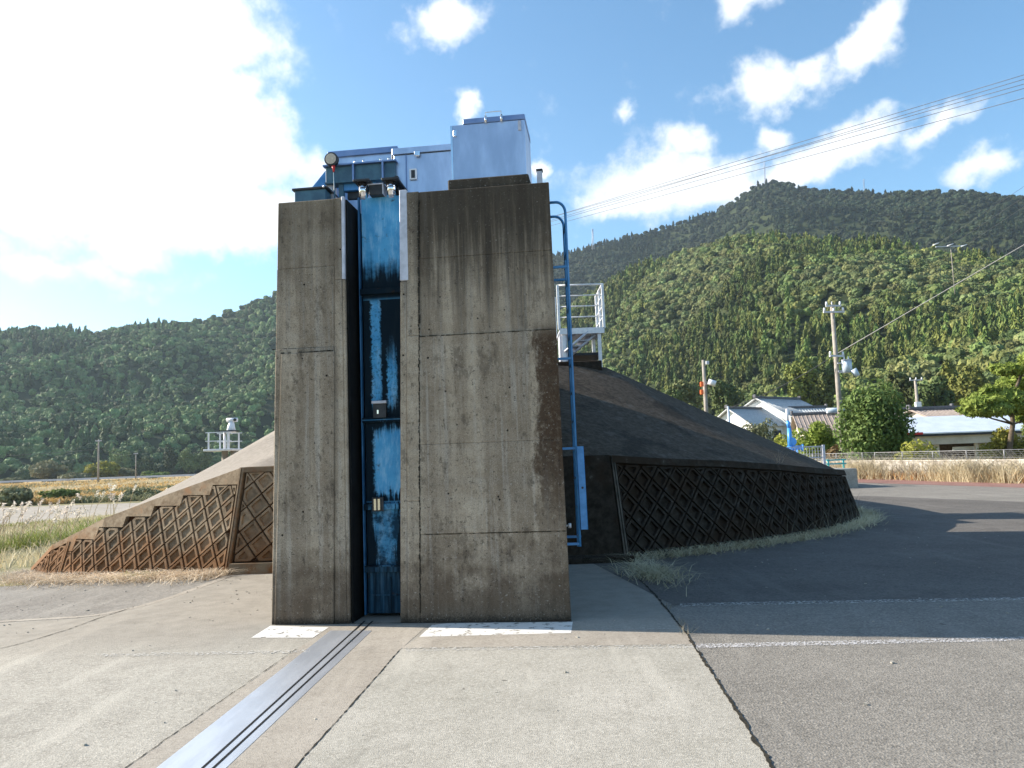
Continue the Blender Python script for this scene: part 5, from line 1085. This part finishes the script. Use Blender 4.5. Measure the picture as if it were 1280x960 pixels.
def wire(name, a_, b_, sag, r_, label, mat='wire', group=None, n=26, r2=None):
    pts = [a_.lerp(b_, (k/n)**1.0)+Vector((0, 0, -sag*4*(k/n)*(1-k/n))) for k in range(n+1)]
    mb = MB(); mb.tube(pts, r_, 5, r2 or r_); mb.build(name, M[mat], org=a_, label=label, cat='cable', group=group)
for i, (yr, yl, th) in enumerate(((93.5, 268, .012), (99, 272, .012), (105, 268.5, .012), (110.5, 274, .014), (122.5, 279, .012))):
    s_ = (yr-yl)/(1280-700.); wire('power_line', at(1420, yr+s_*140, 40), at(560, yl-s_*140*-1*-1, 620), 0, .020, ('topmost', 'second', 'middle', 'fourth', 'lowest')[i]+' of the five long power lines crossing the sky above the right mountain', n=40, r2=.13)
wire('power_cable', t1*1+Vector((.1, -.15, at(1045, 441, 43).z-t1.z)), at(1400, 236, 17), .0, .024, 'thick pale cable rising from the tall utility pole to the right frame edge', 'wire_white', r2=.007)
wire('power_cable', Vector((t1.x-.3, 43, at(1038, 446, 43).z)), Vector((t3.x, 46, t3.z-.1)), .25, .02, 'dark cable sagging from the tall pole down to the short grey post')
wire('power_cable', t3, at(952, 498, 80), .3, .02, 'dark cable from the short grey post to the largest white roof')
wire('power_cable', Vector((t5.x, 230, t5.z-3)), Vector((-260, 230, t5.z-3)), 1.5, .05, 'faint cable running left from the left utility pole')
wire('power_cable', Vector((t5.x, 230, t5.z-2.5)), Vector((t6.x, 260, t6.z-.5)), 1., .05, 'faint cable between the two left utility poles')
hp = tag(empty('hill_pole', at(1188, 400, 240)), 'crossarm of a pole with three pale insulators standing on the wooded right hill', 'utility pole'); c = at(1188, 306, 240); hp.location = (c.x, c.y, c.z-16); ORG[hp.name] = Vector(hp.location)
MB().tube([(c.x, c.y, c.z-16), (c.x, c.y, c.z-.3)], .14, 8, .1).build('shaft', M['pole'], hp)
for k, px in enumerate((1170, 1188, 1205)):
    a_ = at(px, 305+k, 240); MB().tube([a_+Vector((-1., 0, -.35)), a_+Vector((1., 0, .35))], .2, 8, .14).build('insulator', M['insul'], hp)
    wire('power_line', a_+Vector((1, 0, .3)), at(1400+k*8, 305+k-(1400-px+k*8)*.66, 60), 0, .05, ('left', 'middle', 'right')[k]+' thin line rising from the hill pole insulators to the right frame edge', r2=.014)
MB().box(at(1170, 306, 240).x, at(1205, 306, 240).x, 240.1, 240.4, c.z-.6, c.z-.3).build('crossarm', M['galv'], hp)
# masts on the ridge
for i, (px, pt, pb, Y_, lb) in enumerate(((741, 286, 309, 1180, 'thin lattice radio mast on the ridge behind the ladder'), (956, 203, 226, 1180, 'thin mast on the summit of the peaked mountain'), (1080, 224, 240, 1150, 'small mast on the ridge right of the summit'))):
    a_, b_ = at(px, pb, Y_), at(px, pt, Y_); t = tag(empty('radio_mast', a_+Vector((0, 0, -4))), lb, 'mast'); w = 2.4 if i == 0 else 1.0; mb = MB(); hz = b_.z-a_.z+4
    for sx_, sy_ in ((-1, -1), (1, -1), (0, 1)): mb.tube([a_+Vector((sx_*w*.9, sy_*w, -4)), b_+Vector((sx_*.3, sy_*.3, 0))], .28 if i == 0 else .2, 4)
    mb.build('mast_leg', M['galv'], t); m2 = MB()
    for k in range(9):
        f0, f1 = k/9, (k+1)/9; wa, wb_ = lerp(w*.9, .3, f0), lerp(w*.9, .3, f1); m2.tube([a_+Vector((-wa, -wa, -4+hz*f0)), a_+Vector((wb_, -wb_, -4+hz*f1))], .15, 4); m2.tube([a_+Vector((wa, -wa, -4+hz*f0)), a_+Vector((-wb_, -wb_, -4+hz*f1))], .15, 4)
    m2.build('bracing', M['galv'], t)
# ------------------------------------------------------------------ trees and bushes near the road on the right
bush(1100, 39.5, 600, 86, 112, 'leaf_glossy', 'dense round dark green tree right of the tall utility pole', 41, 12500, .13, 60, 0., 'tree', name='round_tree')
bush(1150, 36.5, 592, 66, 44, 'leaf_yellow', 'yellow-green leafy shrub growing over the fence', 42, 1500, .11, 15, 0., 'shrub')
bush(1025, 46, 588, 62, 62, 'leaf_near', 'bright green bush behind the pump fence', 43, 7000, .12, 26, 0., 'bush')
bush(990, 50, 585, 50, 46, 'leaf_near', 'bright green bush left of the blue pump pipe', 44, 5000, .12, 22, 0., 'bush')
bush(1048, 43.5, 590, 34, 40, 'leaf_autumn', 'reddish brown shrub at the foot of the tall pole', 45, 2600, .10, 14, 0., 'shrub')
bush(951, 64, 575, 46, 62, 'leaf_grey', 'sparse grey-olive tree in front of the white house', 46, 2600, .16, 20, 0., 'tree', name='sparse_tree')
bush(972, 60, 570, 26, 34, 'leaf_autumn', 'brownish shrub between white house and pump', 47, 1500, .14, 12, 0., 'shrub')
bush(925, 62, 560, 40, 24, 'leaf_grey', 'low shrub on the slope under the leftmost white house', 48, 2200, .14, 14, 0., 'shrub')
bush(1262, 38, 600, 60, 52, 'leaf_yellow', 'light green bush under the pine at the right edge', 49, 4200, .11, 20, 0., 'bush')
bush(1312, 38, 600, 60, 60, 'leaf_glossy', 'dark bush beyond the right edge under the pine', 50, 3600, .11, 20, 0., 'bush')
bush(897, 95, 560, 30, 60, 'leaf_olive', 'olive tree behind the pole with orange boxes', 51, 2600, .3, 18, 0., 'tree', name='olive_tree')
bush(862, 100, 560, 60, 70, 'leaf_broad', 'green tree crown above the dark levee slope', 52, 5200, .3, 26, 0., 'tree', name='green_tree')
# pine
pb_ = at(1264, 600, 37.5); pb_.z = 0; pn = tag(empty('pine_tree', pb_), 'pine with layered bright green needle pads at the right frame edge', 'pine tree'); bl = []
for i, (px, py, w, h) in enumerate(((1225, 505, 40, 13), (1248, 492, 46, 14), (1270, 478, 44, 13), (1262, 462, 40, 10), (1290, 466, 40, 14), (1240, 512, 50, 12), (1275, 508, 54, 14), (1300, 492, 44, 16), (1215, 514, 22, 9), (1320, 505, 50, 16), (1290, 448, 30, 12), (1256, 500, 60, 14), (1285, 522, 34, 9))):
    c = at(px, py, 37.5+((i*7) % 5-2)*.5); bl.append((tuple(c), w/25.6*.5, w/25.6*.42, h/25.6*.75))
    for q in range(3): bl.append((tuple(c+Vector((rnd.uniform(-.8, .8)*w/51, rnd.uniform(-.5, .5), rnd.uniform(-.15, .25)))), w/25.6*.26, w/25.6*.22, h/25.6*.32))
leaves('crown', bl, 22000, .11, M['leaf_pine'], pn, 3.2)
mb = MB(); tz = [pb_+Vector((0, 0, -.1)), at(1262, 560, 37.5), at(1266, 530, 37.5), at(1264, 500, 37.5), at(1276, 470, 37.5)]; mb.tube(tz, .16, 8, .06)
for b_ in bl[::4]: c = Vector(b_[0]); j = min(range(1, 5), key=lambda k: abs(tz[k].z-c.z+.2)); mb.tube([tz[j], tz[j].lerp(c, .5)+Vector((0, 0, -.05)), c], .06, 5, .02)
mb.build('trunk', M['bark'], pn)
# ------------------------------------------------------------------ blue pump with its fence on a concrete pad
YPm = 31.; pz = at(1035, 586, 30).z; xa, xb = at(950, 586, YPm).x, at(1048, 586, YPm).x
tag(MB().box(xa, xb, 29.3, 33, -.1, pz, ch=.03).build('pump_pad', M['slab_rough'], org=(xa, 31, 0)), 'raised concrete pad under the blue pump and its fence', 'concrete pad')
pm = tag(empty('pump', at(986, 575, YPm)), 'bright blue pump with upright tapering pipe inside the small fence behind the levee', 'pump'); c0 = at(986, 572, YPm)
def q_(px, py, y=YPm): return at(px, py, y)
MB().tube([q_(988, 560), q_(986.5, 535)], .10, 14, .08).build('lower_pipe', M['pump_blue'], pm)
MB().tube([q_(986.5, 535), q_(984.5, 526)], .08, 14, .065).build('pipe_neck', M['pump_blue'], pm); MB().tube([q_(984.5, 527), q_(983.5, 511)], .06, 12, .05).build('upper_pipe', M['insul'], pm)
MB().tube([Vector((c0.x, YPm, pz)), q_(988, 558)], .2, 16, .13).build('valve_body', M['pump_blue'], pm)
for dx, py, r_ in ((-.45, 562, .17), (.42, 560, .15), (.2, 568, .2), (-.25, 568, .18)):
    c = q_(988, py); MB().tube([c, c+Vector((dx, -.1, 0))], r_*.6, 12).build('branch_pipe', M['pump_blue'], pm); MB().cyl(c+Vector((dx, -.1, 0)), (math.copysign(1, dx), -.2, 0), r_, .06, 14).build('flange', M['pump_blue'], pm)
MB().cyl(q_(990, 552), (0, -1, .1), .17, .05, 16).build('hand_wheel', M['pump_blue'], pm)
pf = tag(empty('pump_fence', (xb-1, 29.6, pz)), 'small grey steel fence with mesh panels around the blue pump', 'fence'); yf = 29.6; xl, xr = at(962, 570, yf).x, at(1030, 570, yf).x; fh = at(1029, 556, yf).z
for x_ in (xl, lerp(xl, xr, .13), xr): MB().box(x_-.045, x_+.045, yf-.04, yf+.04, pz, fh, ch=.005).build('fence_post', M['galv'], pf)
for x_ in (xl, xr): MB().box(x_-.045, x_+.045, 32.6, 32.68, pz, fh).build('fence_post', M['galv'], pf)
fm = MB()
for y_ in (yf, 32.64):
    for z_ in (pz+.08, (pz+fh)/2, fh-.05): fm.box(xl, xr, y_-.015, y_+.015, z_-.018, z_+.018)
    x_ = xl
    while x_ < xr: fm.box(x_-.006, x_+.006, y_-.006, y_+.006, pz+.08, fh-.05); x_ += .11
    for k in range(7): zc = lerp(pz+.12, fh-.1, k/6); fm.box(xl, xr, y_-.005, y_+.005, zc-.005, zc+.005)
for z_ in (pz+.08, fh-.05): fm.box(xr-.015, xr+.015, yf, 32.6, z_-.018, z_+.018); fm.box(xl-.015, xl+.015, yf, 32.6, z_-.018, z_+.018)
fm.build('mesh_panel', M['galv'], pf)
gb = tag(empty('aqua_barrier', at(1036, 580, 33.5)), 'small aqua-coloured rail barrier right of the pump fence', 'barrier'); c = at(1036, 580, 33.5)
for dz in (0, .16): MB().box(c.x-.1, c.x+.75, 33.45, 33.5, c.z+dz-.03, c.z+dz+.03).build('rail', M['aqua'], gb)
for dx in (0, .65): MB().box(c.x+dx-.03, c.x+dx+.03, 33.5, 33.55, 0, c.z+.2).build('leg', M['aqua'], gb)
# ------------------------------------------------------------------ white railed hoist tower beyond the left slope
YT = 26.; ht = tag(empty('hoist_tower', at(281, 562, YT)), 'small white railed platform with hoist, rising beyond the left levee slope', 'hoist tower')
dk = at(281, 562, YT).z; tp_ = at(281, 541, YT).z; xs_ = [at(p, 552, YT).x for p in (268, 281, 285.5, 292)]
MB().box(at(263, 562, YT).x, at(297, 562, YT).x, YT-.6, YT+.6, dk-.05, dk+.02, ch=.01).build('deck', M['white_rail'], ht)
for x_ in (xs_[0], xs_[3]): 
    for y_ in (YT-.5, YT+.5): MB().box(x_-.022, x_+.022, y_-.022, y_+.022, dk, tp_).build('rail_post', M['white_rail'], ht)
for z_ in (tp_, (dk+tp_)/2):
    for y_ in (YT-.5, YT+.5): MB().box(at(264, 552, YT).x, at(296, 552, YT).x, y_-.012, y_+.012, z_-.013, z_+.013).build('guard_rail', M['white_rail'], ht)
for x_ in xs_[1:3]: MB().cyl((x_, YT, dk), (0, 0, 1), .045, tp_-dk+.05, 10).build('spindle_column', M['white_rail'], ht)
c = at(289, 537, YT); MB().tube([c+Vector((0, 0, -.1)), c+Vector((0, 0, .1)), at(289.5, 527, YT)], .17, 12, .08).build('hoist_base', M['insul'], ht)
MB().box(at(285, 540, YT).x-.2, at(296, 540, YT).x, YT-.3, YT+.3, tp_+.03, tp_+.07).build('hoist_plate', M['dark_metal'], ht)
c = at(289.5, 525, YT); MB().tube([c+Vector((-.16, 0, 0)), c+Vector((.2, 0, .0))], .07, 12).build('hoist_head', M['insul'], ht); MB().cyl(c+Vector((.14, -.07, 0)), (0, -1, 0), .055, .02, 10).build('head_cap', M['dark_metal'], ht)
for x_ in (xs_[1], xs_[3]): MB().cyl((x_, YT, -.8), (0, 0, 1), .1, dk+.75, 10).build('support_leg', M['pole'], ht)

# ------------------------------------------------------------------ small stones and grit lying on the paving
gm = MB(); r = random.Random(77)
for _ in range(300):
    k = r.random()
    if k < .45: x, y = r.uniform(1.6, 9), r.uniform(6.9, 16.5)
    elif k < .58: x, y = r.uniform(-7, 3), r.uniform(4.6, 7.6)
    else: x, y = r.uniform(-8, -2.8), r.uniform(8.2, 11.5)
    if x < 8.5 and y > 11.8+max(0, x-1.6)*.75: continue
    s_ = r.choice((.004, .005, .006, .008, .012)); Mx = Matrix.Translation((x, y, zg(x)+.004+s_*.4)) @ Matrix.Rotation(r.uniform(0, 6), 4, 'Z') @ Matrix.Rotation(r.uniform(-.5, .5), 4, 'X')
    gm.box(-s_*r.uniform(.6, 1.2), s_, -s_*.8, s_*.7, -s_*.45, s_*.45, Mx)
gm.build('grit', M['slab'], label='small loose stones and grit scattered over the paving', cat='grit', kind='stuff')
# ------------------------------------------------------------------ air
hz_ = MB().box(-1500, 1500, -120, 1650, -3.2, 520).build('haze', M['glass'], kind='stuff'); hz_.data.materials.clear()
hm = bpy.data.materials.new('haze_air'); hm.use_nodes = True; ht_ = hm.node_tree; ht_.nodes.clear()
pv = nd(ht_, 'ShaderNodeVolumePrincipled', {'Color': (.68, .86, 1., 1), 'Density': HAZE, 'Anisotropy': .3}); om = nd(ht_, 'ShaderNodeOutputMaterial', {'Volume': pv.outputs[0]}); hz_.data.materials.append(hm)
